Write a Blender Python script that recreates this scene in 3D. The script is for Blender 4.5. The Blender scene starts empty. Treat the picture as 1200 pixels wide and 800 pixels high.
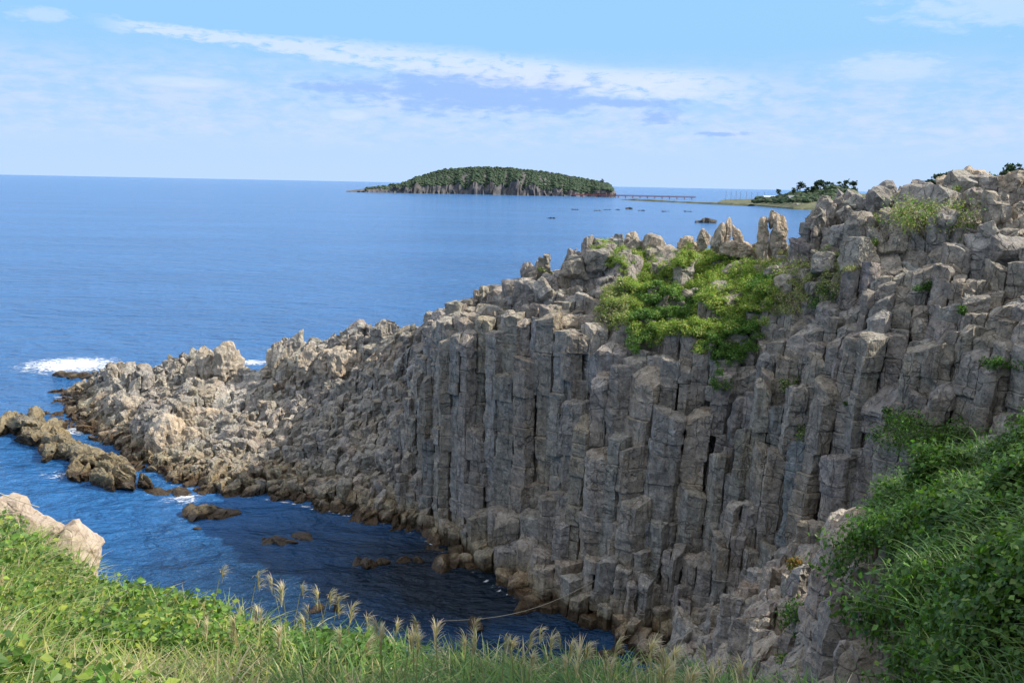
import bpy, math, random
import numpy as np
random.seed(7); rng = np.random.default_rng(7)
C = bpy.context.scene.collection
R = math.radians

# ------------------------------------------------------------------ camera model
H = 28.0; FPX = 1039.0; PITCH = R(10.04); ROLL = R(1.12)
_f = np.array([0, math.cos(PITCH), -math.sin(PITCH)]); _r0 = np.array([1, 0, 0.]); _u0 = np.cross(_r0, _f)
_r = math.cos(ROLL)*_r0 + math.sin(ROLL)*_u0; _u = -math.sin(ROLL)*_r0 + math.cos(ROLL)*_u0
def ray(px, py):
    v = FPX*_f + (px-600)*_r - (py-400)*_u
    return v/v[1]
def at(px, py, y):                       # world point seen at (px,py) at depth y
    return np.array([0, 0, H]) + ray(px, py)*y
def atz(px, py, z=0.0):
    v = ray(px, py); return np.array([0, 0, H]) + v*((z-H)/v[2])
def proj(P):
    d = P - np.array([0, 0, H]); w = np.maximum(d@_f, 1e-3)
    return np.stack([600 + FPX*(d@_r)/w, 400 - FPX*(d@_u)/w], -1)
def inpoly(pts, poly):
    poly = np.asarray(poly, float); x, y = pts[:, 0], pts[:, 1]; c = np.zeros(len(pts), bool); j = len(poly)-1
    for i in range(len(poly)):
        xi, yi = poly[i]; xj, yj = poly[j]
        c ^= ((yi > y) != (yj > y)) & (x < (xj-xi)*(y-yi)/(yj-yi+1e-9)+xi); j = i
    return c

# ------------------------------------------------------------------ noise
def _hash(x, y, z, s):
    h = (x.astype(np.int64)*374761393 + y.astype(np.int64)*668265263 + z.astype(np.int64)*1274126177 + s*974634777) & 0xffffffff
    h = ((h ^ (h >> 13))*1274126177) & 0xffffffff
    h = ((h ^ (h >> 16))*2246822519) & 0xffffffff
    return ((h ^ (h >> 15)) & 0xffffff)/float(0xffffff)
def vnoise(p, s=0):
    i = np.floor(p).astype(np.int64); f = p-i; f = f*f*(3-2*f); out = 0
    for dx in (0, 1):
        for dy in (0, 1):
            for dz in (0, 1):
                w = (f[:, 0] if dx else 1-f[:, 0])*(f[:, 1] if dy else 1-f[:, 1])*(f[:, 2] if dz else 1-f[:, 2])
                out = out + w*_hash(i[:, 0]+dx, i[:, 1]+dy, i[:, 2]+dz, s)
    return out*2-1
def fbm(p, s=0, o=4, g=0.5):
    a, t, n = 1.0, 0, 0
    for k in range(o):
        t = t + a*vnoise(p*(2.03**k)+k*17.3, s+k); n += a; a *= g
    return t/n
def cell3(p, s=0):                       # nearest jittered cell: its random value
    i = np.floor(p).astype(np.int64); best = np.full(len(p), 9e9); val = np.zeros(len(p))
    for dx in (-1, 0, 1):
        for dy in (-1, 0, 1):
            for dz in (-1, 0, 1):
                a, b, c = i[:, 0]+dx, i[:, 1]+dy, i[:, 2]+dz
                q = np.stack([a+_hash(a, b, c, s), b+_hash(a, b, c, s+1), c+_hash(a, b, c, s+2)], -1)
                d = ((p-q)**2).sum(-1); m = d < best
                best = np.where(m, d, best); val = np.where(m, _hash(a, b, c, s+3), val)
    return val*2-1
def nrm(a): return a/np.maximum(np.linalg.norm(a, axis=-1, keepdims=True), 1e-9)
def p3(x, y, z=0.0):
    x = np.asarray(x, float); return np.stack([x, np.asarray(y, float)+0*x, z+0*x], -1)

# ------------------------------------------------------------------ mesh building
class MB:
    def __init__(s): s.v = []; s.q = []; s.t = []; s.c = []; s.n = 0
    def add(s, v, q=None, t=None, c=None):
        v = np.asarray(v, float)
        if q is not None and len(q): s.q.append(np.asarray(q)+s.n)
        if t is not None and len(t): s.t.append(np.asarray(t)+s.n)
        s.v.append(v)
        s.c.append(np.broadcast_to(np.asarray((.5, .5, .5) if c is None else c, float), (len(v), 3)))
        s.n += len(v)
    def mesh(s, name, mat, smooth=False, vfun=None):
        V = np.concatenate(s.v); V = vfun(V) if vfun else V
        Q = np.concatenate(s.q) if s.q else np.zeros((0, 4), int); T = np.concatenate(s.t) if s.t else np.zeros((0, 3), int)
        me = bpy.data.meshes.new(name); me.vertices.add(len(V)); me.vertices.foreach_set('co', V.astype(np.float32).ravel())
        me.loops.add(Q.size+T.size); me.loops.foreach_set('vertex_index', np.concatenate([Q.ravel(), T.ravel()]).astype(np.int32))
        me.polygons.add(len(Q)+len(T))
        st = np.concatenate([np.arange(len(Q))*4, Q.size+np.arange(len(T))*3]).astype(np.int32)
        me.polygons.foreach_set('loop_start', st)
        me.polygons.foreach_set('use_smooth', np.full(len(st), smooth))
        a = me.attributes.new('tint', 'FLOAT_COLOR', 'POINT'); cc = np.ones((len(V), 4), np.float32); cc[:, :3] = np.concatenate(s.c)
        a.data.foreach_set('color', cc.ravel())
        me.update(calc_edges=True); me.validate()
        if mat: me.materials.append(mat)
        return me
    def build(s, name, mat, parent=None, smooth=False, origin=None):
        o = np.zeros(3) if origin is None else np.asarray(origin, float)
        me = s.mesh(name, mat, smooth, (lambda V: V-o))
        return link(name, me, parent, o if parent is None else (0, 0, 0))
def link(name, me, parent=None, loc=(0, 0, 0)):
    ob = bpy.data.objects.new(name, me); C.objects.link(ob); ob.location = loc
    if parent: ob.parent = parent
    return ob
def empty(name, loc):
    o = bpy.data.objects.new(name, None); C.objects.link(o); o.location = loc; o.empty_display_size = .2; return o
def tag(o, label=None, cat=None, group=None, kind=None):
    if label: o['label'] = label
    if cat: o['category'] = cat; o['kind'] = 'thing'
    if group: o['group'] = group
    if kind: o['kind'] = kind
    return o

# ------------------------------------------------------------------ materials
def newmat(name):
    m = bpy.data.materials.new(name); m.use_nodes = True; nt = m.node_tree
    for n in list(nt.nodes): nt.nodes.remove(n)
    return m, nt
class NB:
    def __init__(s, nt): s.nt = nt
    def n(s, t, **k):
        nd = s.nt.nodes.new(t)
        for a, b in k.items():
            if a.startswith('i_'): s.set(nd.inputs[a[2:].replace('_', ' ')], b)
            else: setattr(nd, a, b)
        return nd
    def set(s, sock, val):
        if isinstance(val, bpy.types.NodeSocket): s.nt.links.new(val, sock)
        else: sock.default_value = val
    def math(s, op, a, b=0.0, c=None, clamp=False):
        nd = s.nt.nodes.new('ShaderNodeMath'); nd.operation = op; nd.use_clamp = clamp
        s.set(nd.inputs[0], a); s.set(nd.inputs[1], b)
        if c is not None: s.set(nd.inputs[2], c)
        return nd.outputs[0]
    def mix(s, f, a, b, mode='MIX'):
        nd = s.nt.nodes.new('ShaderNodeMix'); nd.data_type = 'RGBA'; nd.blend_type = mode
        s.set(nd.inputs[0], f); s.set(nd.inputs[6], a); s.set(nd.inputs[7], b); return nd.outputs[2]
    def ramp(s, f, stops, interp='LINEAR'):
        nd = s.nt.nodes.new('ShaderNodeValToRGB'); cr = nd.color_ramp; cr.interpolation = interp
        while len(cr.elements) < len(stops): cr.elements.new(.5)
        for e, (p, c) in zip(cr.elements, stops): e.position = p; e.color = (c, c, c, 1) if isinstance(c, (int, float)) else (*c, 1)
        s.set(nd.inputs[0], f); return nd.outputs[0]
    def noise(s, vec, scale, detail=4, rough=.55, dist=0.0):
        nd = s.nt.nodes.new('ShaderNodeTexNoise'); s.set(nd.inputs['Vector'], vec)
        nd.inputs['Scale'].default_value = scale; nd.inputs['Detail'].default_value = detail
        nd.inputs['Roughness'].default_value = rough; nd.inputs['Distortion'].default_value = dist
        return nd.outputs[0]
    def mapv(s, vec, scale=(1, 1, 1), rot=(0, 0, 0)):
        nd = s.nt.nodes.new('ShaderNodeMapping'); s.set(nd.inputs[0], vec); nd.inputs['Scale'].default_value = scale
        nd.inputs['Rotation'].default_value = rot; return nd.outputs[0]
def g3(a, t=(1, 1, 1)): return tuple(a*x for x in t)

def rock_mat(name, lo, mid, hi, stain, wet=True, bump=1.0, fine=1.0):
    m, nt = newmat(name); b = NB(nt)
    pos = b.n('ShaderNodeNewGeometry').outputs['Position']
    tint = b.n('ShaderNodeAttribute', attribute_name='tint').outputs['Color']
    big = b.noise(pos, .22, 4, .6); med = b.noise(pos, 1.6*fine, 7, .68)
    strk = b.noise(b.mapv(pos, (3.2, 3.2, .45)), 1.0*fine, 6, .65)
    fin = b.noise(pos, 9*fine, 5, .7)
    v = b.math('ADD', b.math('MULTIPLY', med, .62), b.math('MULTIPLY', strk, .38))
    col = b.ramp(v, [(.30, lo), (.5, mid), (.70, hi)])
    col = b.mix(b.ramp(big, [(.42, 0.0), (.66, .75)]), col, b.mix(1.0, col, stain, 'MULTIPLY'))
    # pale lichen blotches and dark mineral specks (marks with a shape of their own)
    lich = b.ramp(b.noise(pos, 2.7*fine, 6, .75), [(.57, 0.0), (.66, .55)])
    col = b.mix(lich, col, (hi[0]*1.25, hi[1]*1.25, hi[2]*1.22, 1))
    run = b.noise(b.mapv(pos, (.75*fine, .75*fine, .07*fine)), 1.0, 5, .6)
    col = b.mix(b.ramp(run, [(.55, 0.0), (.68, .6)]), col, b.mix(1.0, col, (.62, .55, .47, 1), 'MULTIPLY'))
    col = b.mix(b.ramp(b.noise(b.mapv(pos, (.9*fine, .9*fine, .16*fine)), 1.0, 6, .7, .4), [(.60, 0.0), (.68, .5)]), col, b.mix(1.0, col, (1.15, .95, .74, 1), 'MULTIPLY'))
    spk = b.ramp(fin, [(.33, .5), (.47, 1.05)])
    col = b.mix(1.0, col, spk, 'MULTIPLY')
    tt = b.mix(1.0, tint, (2, 2, 2, 1), 'MULTIPLY'); col = b.mix(1.0, col, tt, 'MULTIPLY')
    rough = .88
    if wet:
        z = b.n('ShaderNodeSeparateXYZ'); nt.links.new(pos, z.inputs[0]); z = z.outputs[2]
        zz = b.math('ADD', z, b.math('MULTIPLY', b.math('SUBTRACT', b.noise(pos, .45, 5, .65), .5), 3.4))
        ochre = b.math('MULTIPLY', b.ramp(b.math('DIVIDE', zz, 4.0), [(.30, 1.0), (.62, 0.0)]), b.ramp(b.noise(pos, .8, 4), [(.3, .3), (.6, .85)]))
        col = b.mix(ochre, col, b.mix(1.0, col, (.98, .86, .60, 1), 'MULTIPLY'))
        dark = b.ramp(b.math('DIVIDE', zz, 4.0), [(.12, 1.0), (.30, 0.0)])
        col = b.mix(dark, col, b.mix(1.0, col, (.22, .17, .12, 1), 'MULTIPLY'))
        rough = b.math('SUBTRACT', .88, b.math('MULTIPLY', dark, .45))
    bn = b.n('ShaderNodeBump'); bn.inputs['Strength'].default_value = bump; bn.inputs['Distance'].default_value = .22/fine
    h1 = b.noise(pos, 2.1*fine, 9, .66); h2 = b.noise(b.mapv(pos, (2.6, 2.6, .5)), 1.0*fine, 7, .65)
    sc = b.n('ShaderNodeVectorMath', operation='SCALE'); tn = b.n('ShaderNodeTexNoise'); nt.links.new(pos, tn.inputs['Vector']); tn.inputs['Scale'].default_value = 1.2
    nt.links.new(tn.outputs[1], sc.inputs[0]); sc.inputs['Scale'].default_value = .5
    def crk(sc_, wd):
        v2 = b.n('ShaderNodeTexVoronoi', feature='DISTANCE_TO_EDGE'); w2 = b.n('ShaderNodeVectorMath', operation='ADD'); nt.links.new(b.mapv(pos, tuple(q*fine for q in sc_)), w2.inputs[0]); nt.links.new(sc.outputs[0], w2.inputs[1]); nt.links.new(w2.outputs[0], v2.inputs['Vector']); v2.inputs['Scale'].default_value = 1.0
        return b.ramp(v2.outputs[0], [(0.0, 0.0), (wd, 1.0)])
    def broken(c, sd): return b.math('MAXIMUM', c, b.ramp(b.noise(b.mapv(pos, (sd, sd*1.1, sd*.9)), .6*fine, 4, .65), [(.46, 0.0), (.58, 1.0)]))
    c2 = broken(crk((1.1, 1.1, .12), .026), 1.0); c3 = broken(crk((.38, .38, .95), .016), 1.37)
    crack = b.math('MINIMUM', c2, c3)
    col = b.mix(1.0, col, b.ramp(crack, [(0.0, .66), (.8, 1.0)]), 'MULTIPLY')
    hh = b.math('ADD', b.math('ADD', h1, b.math('MULTIPLY', h2, .7)), b.math('MULTIPLY', crack, .34))
    nt.links.new(hh, bn.inputs['Height'])
    p = b.n('ShaderNodeBsdfPrincipled'); b.set(p.inputs['Base Color'], col); b.set(p.inputs['Roughness'], rough); p.inputs['Specular IOR Level'].default_value = .3
    nt.links.new(bn.outputs[0], p.inputs['Normal']); o = b.n('ShaderNodeOutputMaterial'); nt.links.new(p.outputs[0], o.inputs[0])
    return m

def leaf_mat(name, trans=.35, rough=.5):
    m, nt = newmat(name); b = NB(nt)
    tint = b.n('ShaderNodeAttribute', attribute_name='tint').outputs['Color']
    pos = b.n('ShaderNodeNewGeometry').outputs['Position']
    col = b.mix(1.0, tint, b.ramp(b.noise(pos, 14, 3), [(.3, .75), (.7, 1.2)]), 'MULTIPLY')
    p = b.n('ShaderNodeBsdfPrincipled'); b.set(p.inputs['Base Color'], col); p.inputs['Roughness'].default_value = rough; p.inputs['Specular IOR Level'].default_value = .35
    t = b.n('ShaderNodeBsdfTranslucent'); b.set(t.inputs[0], b.mix(1.0, col, (1.25, 1.35, .6, 1), 'MULTIPLY'))
    x = b.n('ShaderNodeMixShader'); x.inputs[0].default_value = trans; nt.links.new(p.outputs[0], x.inputs[1]); nt.links.new(t.outputs[0], x.inputs[2])
    o = b.n('ShaderNodeOutputMaterial'); nt.links.new(x.outputs[0], o.inputs[0]); return m

def soil_mat(name, c1, c2):
    m, nt = newmat(name); b = NB(nt); pos = b.n('ShaderNodeNewGeometry').outputs['Position']
    col = b.ramp(b.noise(pos, 3.5, 6, .65), [(.35, c1), (.65, c2)])
    bn = b.n('ShaderNodeBump'); bn.inputs['Strength'].default_value = .8; bn.inputs['Distance'].default_value = .1; nt.links.new(b.noise(pos, 8, 6), bn.inputs['Height'])
    p = b.n('ShaderNodeBsdfPrincipled'); b.set(p.inputs['Base Color'], col); p.inputs['Roughness'].default_value = .95
    nt.links.new(bn.outputs[0], p.inputs['Normal']); o = b.n('ShaderNodeOutputMaterial'); nt.links.new(p.outputs[0], o.inputs[0]); return m

def plain_mat(name, c, rough=.7, var=.25):
    m, nt = newmat(name); b = NB(nt); pos = b.n('ShaderNodeNewGeometry').outputs['Position']
    tint = b.n('ShaderNodeAttribute', attribute_name='tint').outputs['Color']
    f = b.ramp(b.noise(pos, .6, 5, .65), [(.3, 1-var), (.7, 1+var)])
    col = b.mix(1.0, b.mix(1.0, (*c, 1), f, 'MULTIPLY'), b.mix(1.0, tint, (2, 2, 2, 1), 'MULTIPLY'), 'MULTIPLY')
    p = b.n('ShaderNodeBsdfPrincipled'); b.set(p.inputs['Base Color'], col); p.inputs['Roughness'].default_value = rough
    o = b.n('ShaderNodeOutputMaterial'); nt.links.new(p.outputs[0], o.inputs[0]); return m

def water_mat():
    m, nt = newmat('sea_water'); b = NB(nt); pos = b.n('ShaderNodeNewGeometry').outputs['Position']
    sxyz = b.n('ShaderNodeSeparateXYZ'); nt.links.new(pos, sxyz.inputs[0])
    w1 = b.noise(b.mapv(pos, (1, 1.9, 1), (0, 0, .35)), .55, 5, .6, .3)
    w2 = b.noise(b.mapv(pos, (1, 2.1, 1), (0, 0, -.25)), .13, 4, .55, .3)
    w3 = b.noise(b.mapv(pos, (1, 2.4, 1), (0, 0, .1)), .02, 4, .55)
    w0 = b.noise(b.mapv(pos, (1, 1.7, 1), (0, 0, .5)), 2.2, 3, .6)
    h = b.math('ADD', b.math('ADD', b.math('MULTIPLY', w1, 1.1), b.math('MULTIPLY', w2, 3.4)), b.math('ADD', b.math('MULTIPLY', w3, 4.0), b.math('MULTIPLY', w0, .24)))
    bn = b.n('ShaderNodeBump'); bn.inputs['Strength'].default_value = 1.0; bn.inputs['Distance'].default_value = 1.0; nt.links.new(h, bn.inputs['Height'])
    gust = b.ramp(b.noise(b.mapv(pos, (1, 3.0, 1), (0, 0, .05)), .006, 5, .6), [(.35, (.021, .114, .29)), (.65, (.030, .14, .345))])
    # dark rock bed of the cove, with the cliff's shade and reflection painted in
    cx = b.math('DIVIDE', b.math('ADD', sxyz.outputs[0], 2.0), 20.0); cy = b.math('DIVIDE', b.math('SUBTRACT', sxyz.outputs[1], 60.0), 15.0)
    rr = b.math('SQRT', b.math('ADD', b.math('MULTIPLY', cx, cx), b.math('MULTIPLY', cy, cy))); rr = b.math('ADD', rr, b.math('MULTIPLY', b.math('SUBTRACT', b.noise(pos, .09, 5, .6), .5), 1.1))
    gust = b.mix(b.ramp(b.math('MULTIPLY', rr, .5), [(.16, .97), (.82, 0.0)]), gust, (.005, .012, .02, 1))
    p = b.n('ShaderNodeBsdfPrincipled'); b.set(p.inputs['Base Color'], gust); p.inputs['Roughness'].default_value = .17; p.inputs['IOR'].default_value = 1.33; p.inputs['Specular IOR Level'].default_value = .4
    nt.links.new(bn.outputs[0], p.inputs['Normal']); o = b.n('ShaderNodeOutputMaterial'); nt.links.new(p.outputs[0], o.inputs[0]); return m

def foam_mat():
    m, nt = newmat('sea_foam'); b = NB(nt); pos = b.n('ShaderNodeNewGeometry').outputs['Position']
    tint = b.n('ShaderNodeAttribute', attribute_name='tint').outputs['Fac']
    n1 = b.noise(b.mapv(pos, (1, 1.6, 1)), .9, 10, .78, 1.2); a = b.math('ADD', tint, b.math('MULTIPLY', b.math('SUBTRACT', n1, .5), 2.6))
    al = b.ramp(a, [(.38, 0.0), (.80, .95)])
    p = b.n('ShaderNodeBsdfPrincipled'); p.inputs['Base Color'].default_value = (.8, .84, .87, 1); p.inputs['Roughness'].default_value = .7; b.set(p.inputs['Alpha'], al)
    o = b.n('ShaderNodeOutputMaterial'); nt.links.new(p.outputs[0], o.inputs[0]); return m

M_CLIFF = rock_mat('basalt_rock', (.105, .098, .086), (.26, .238, .204), (.435, .40, .343), (1.03, .94, .80, 1))
M_WET = rock_mat('wet_rock', (.035, .032, .028), (.07, .063, .055), (.12, .11, .095), (1.0, .9, .75, 1))
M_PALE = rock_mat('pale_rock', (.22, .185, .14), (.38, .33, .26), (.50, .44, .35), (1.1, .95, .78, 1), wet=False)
M_SKERRY = rock_mat('skerry_rock', (.10, .09, .068), (.19, .172, .13), (.30, .275, .215), (1.05, .94, .74, 1))
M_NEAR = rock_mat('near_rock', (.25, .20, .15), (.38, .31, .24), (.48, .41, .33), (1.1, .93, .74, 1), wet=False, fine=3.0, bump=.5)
M_SPUR = rock_mat('spur_rock', (.14, .125, .105), (.28, .25, .21), (.42, .38, .325), (1.05, .94, .80, 1), wet=False, fine=1.6)
M_LEAF = leaf_mat('leaf'); M_GRASS = leaf_mat('grass_blade', .3, .45); M_PLUME = leaf_mat('plume', .5, .8); M_TWIG = plain_mat('dry_twig', (.28, .24, .19))
M_SOIL = soil_mat('soil', (.03, .028, .015), (.07, .06, .035)); M_BARK = plain_mat('bark', (.09, .065, .045))
M_SEA = water_mat(); M_FOAM = foam_mat()

# ------------------------------------------------------------------ lofted height fields
class Field:
    def __init__(s, secs, box, cell=.25, nu=70, nv=70):
        s.x0, s.y0, x1, y1 = box; s.cell = cell; s.nx = int((x1-s.x0)/cell)+1; s.ny = int((y1-s.y0)/cell)+1
        Z = np.full((s.nx, s.ny), -99.); V = np.zeros((s.nx, s.ny))
        S = np.array(secs); n, k, _ = S.shape
        tu = np.linspace(0, n-1, (n-1)*nu+1); iu = np.minimum(tu.astype(int), n-2); fu = (tu-iu)[:, None, None]
        P0 = S[np.maximum(iu-1, 0)]; P1 = S[iu]; P2 = S[iu+1]; P3 = S[np.minimum(iu+2, n-1)]
        A = .5*((2*P1)+(-P0+P2)*fu+(2*P0-5*P1+4*P2-P3)*fu**2+(-P0+3*P1-3*P2+P3)*fu**3)
        A = .6*A+.4*(P1*(1-fu)+P2*fu)
        tv = np.linspace(0, k-1, (k-1)*nv+1); iv = np.minimum(tv.astype(int), k-2); fv = (tv-iv)[None, :, None]
        G = (A[:, iv]*(1-fv)+A[:, iv+1]*fv).reshape(-1, 3); vv = np.broadcast_to(tv, (A.shape[0], len(tv))).ravel()
        ix = np.round((G[:, 0]-s.x0)/cell).astype(int); iy = np.round((G[:, 1]-s.y0)/cell).astype(int)
        ok = (ix >= 0) & (ix < s.nx) & (iy >= 0) & (iy < s.ny); ix, iy, z, vv = ix[ok], iy[ok], G[ok, 2], vv[ok]
        o = np.argsort(z); Z[ix[o], iy[o]] = z[o]; V[ix[o], iy[o]] = vv[o]
        for _ in range(6):
            hole = Z < -90
            if not hole.any(): break
            acc = np.zeros_like(Z); av = np.zeros_like(Z); cnt = np.zeros_like(Z)
            for a in (-1, 0, 1):
                for c in (-1, 0, 1):
                    q = np.roll(np.roll(Z, a, 0), c, 1); w = q > -90
                    acc += np.where(w, q, 0); av += np.where(w, np.roll(np.roll(V, a, 0), c, 1), 0); cnt += w
            f = hole & (cnt > 2); Z[f] = acc[f]/cnt[f]; V[f] = av[f]/cnt[f]
        s.Z = Z; s.V = V
    def at(s, x, y, A=None):
        A = s.Z if A is None else A
        fx = np.clip((np.asarray(x)-s.x0)/s.cell, 0, s.nx-1.001); fy = np.clip((np.asarray(y)-s.y0)/s.cell, 0, s.ny-1.001)
        i = fx.astype(int); j = fy.astype(int); a = fx-i; b = fy-j
        return A[i, j]*(1-a)*(1-b)+A[i+1, j]*a*(1-b)+A[i, j+1]*(1-a)*b+A[i+1, j+1]*a*b
    def par(s, x, y):
        i = np.clip(np.round((np.asarray(x)-s.x0)/s.cell).astype(int), 0, s.nx-1); j = np.clip(np.round((np.asarray(y)-s.y0)/s.cell).astype(int), 0, s.ny-1)
        return s.V[i, j], s.Z[i, j]

def section(W, pts, back=(10, 14, 6), shelf=False):
    """W: pixel of the waterline (or (px,py,y)); pts: (px,py,depth) from low to ridge; then the seaward side."""
    w = atz(*W) if len(W) == 2 else at(*W)
    out = [w+np.array([0, -2.0, -2.5 if len(W) == 2 else -4]), w]+[at(*p) for p in pts]
    r = out[-1]; d = r/np.hypot(r[0], r[1]); d[2] = 0
    out.append(r+d*back[0]*.5+np.array([0, 0, -(r[2]*.12 if shelf else r[2]*.35)])); out.append(r+d*(back[0]+(25 if shelf else 3))+np.array([0, 0, -(r[2]*.4 if shelf else r[2]+2.5)]))
    return out
SECS = [
 section((60, 486), [(62, 481, 106), (64, 476, 107.5), (67, 472, 109), (72, 469, 111)], (6,)),
 section((105, 512), [(106, 500, 96.5), (108, 482, 101.5), (110, 465, 107), (112, 452, 112)], (8,)),
 section((172, 554), [(172, 536, 83.5), (170, 500, 90), (163, 462, 99), (152, 434, 109)], (9,)),
 section((245, 574), [(245, 548, 80), (248, 505, 87), (252, 462, 96), (250, 430, 104)], (9,)),
 section((330, 584), [(330, 556, 78), (325, 505, 86), (318, 462, 93), (305, 440, 99)], (8,)),
 section((400, 599), [(400, 572, 74.5), (400, 505, 82), (398, 435, 91), (392, 396, 98)], (9,)),
 section((470, 614), [(470, 588, 71), (470, 515, 76), (470, 435, 84), (480, 379, 91)], (9,)),
 section((520, 640), [(520, 600, 68.6), (518, 402, 70.4), (520, 382, 74), (530, 371, 82)], (9,)),
 section((600, 694), [(595, 600, 61.9), (600, 388, 63.7), (608, 357, 68), (620, 334, 76)], (10,)),
 section((685, 730), [(690, 600, 57.3), (695, 408, 59.1), (700, 352, 64.5), (715, 292, 74)], (10,)),
 section((790, 752), [(790, 600, 53.7), (790, 437, 55.5), (795, 387, 60), (800, 302, 72)], (10,)),
 section((880, 762, 50), [(880, 600, 51.6), (880, 445, 53.2), (885, 352, 58.2), (888, 298, 69)], (10,)),
 section((932, 770, 48), [(930, 600, 49.7), (930, 435, 51.5), (932, 352, 56), (936, 298, 67)], (8,)),
 section((960, 775, 46.5), [(960, 600, 48), (962, 425, 50.2), (965, 332, 54.5), (968, 254, 63)], (10,), True),
 section((1050, 790, 43), [(1050, 570, 45), (1050, 400, 47.6), (1055, 312, 52), (1060, 236, 61)], (12,), True),
 section((1130, 800, 40), [(1120, 550, 41.5), (1130, 392, 44.7), (1140, 302, 49.7), (1130, 228, 60)], (12,), True),
 section((1220, 810, 36.5), [(1220, 530, 38), (1220, 380, 42), (1225, 300, 46.8), (1220, 222, 57)], (12,), True),
 section((1370, 820, 31), [(1370, 530, 33), (1370, 380, 37), (1370, 285, 43), (1370, 214, 54)], (12,), True),
]
FA = Field(SECS, (-75, 28, 75, 150))
# bumps: outcrops that stand out of the headland (px, py, depth, radius, height)
BUMPS = [(195, 500, 90, 3.4, 1.8), (235, 470, 96, 3.2, 1.0), (150, 462, 100, 2.8, 1.3), (135, 440, 110, 2.2, .7), (225, 432, 106, 4.0, .9), (395, 412, 94, 3.4, 1.8),
         (335, 425, 99, 2.6, 2.2), (465, 440, 83, 2.0, 1.0), (740, 300, 71, 2.5, .7), ]
BP = [(at(a, b, y), r, h) for a, b, y, r, h in BUMPS]

# ------------------------------------------------------------------ jointed rock columns
def darts(field, rfun, box, zmin, seed, tries=60000):
    r_ = np.random.default_rng(seed); g = {}; out = []; gs = 3.2
    X = r_.uniform(box[0], box[2], tries); Y = r_.uniform(box[1], box[3], tries)
    z = field.at(X, Y); ok = z > zmin; X, Y = X[ok], Y[ok]; rr = rfun(X, Y)
    for x, y, r in zip(X.tolist(), Y.tolist(), rr.tolist()):
        i, j = int(x//gs), int(y//gs); good = True
        for a in (-1, 0, 1):
            for c in (-1, 0, 1):
                for (qx, qy, qr) in g.get((i+a, j+c), ()):
                    d = min(r, qr)*.5+max(r, qr)*.5
                    if (qx-x)**2+(qy-y)**2 < d*d: good = False; break
                if not good: break
            if not good: break
        if good: g.setdefault((i, j), []).append((x, y, r)); out.append((x, y, r))
    return np.array(out)
def clip(poly, nx, ny, d):
    out = []; L = len(poly)
    for k in range(L):
        ax, ay = poly[k]; bx, by = poly[(k+1) % L]; da = ax*nx+ay*ny-d; db = bx*nx+by*ny-d
        if da <= 0: out.append((ax, ay))
        if (da < 0 < db) or (db < 0 < da):
            t = da/(da-db); out.append((ax+(bx-ax)*t, ay+(by-ay)*t))
    return out
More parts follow.
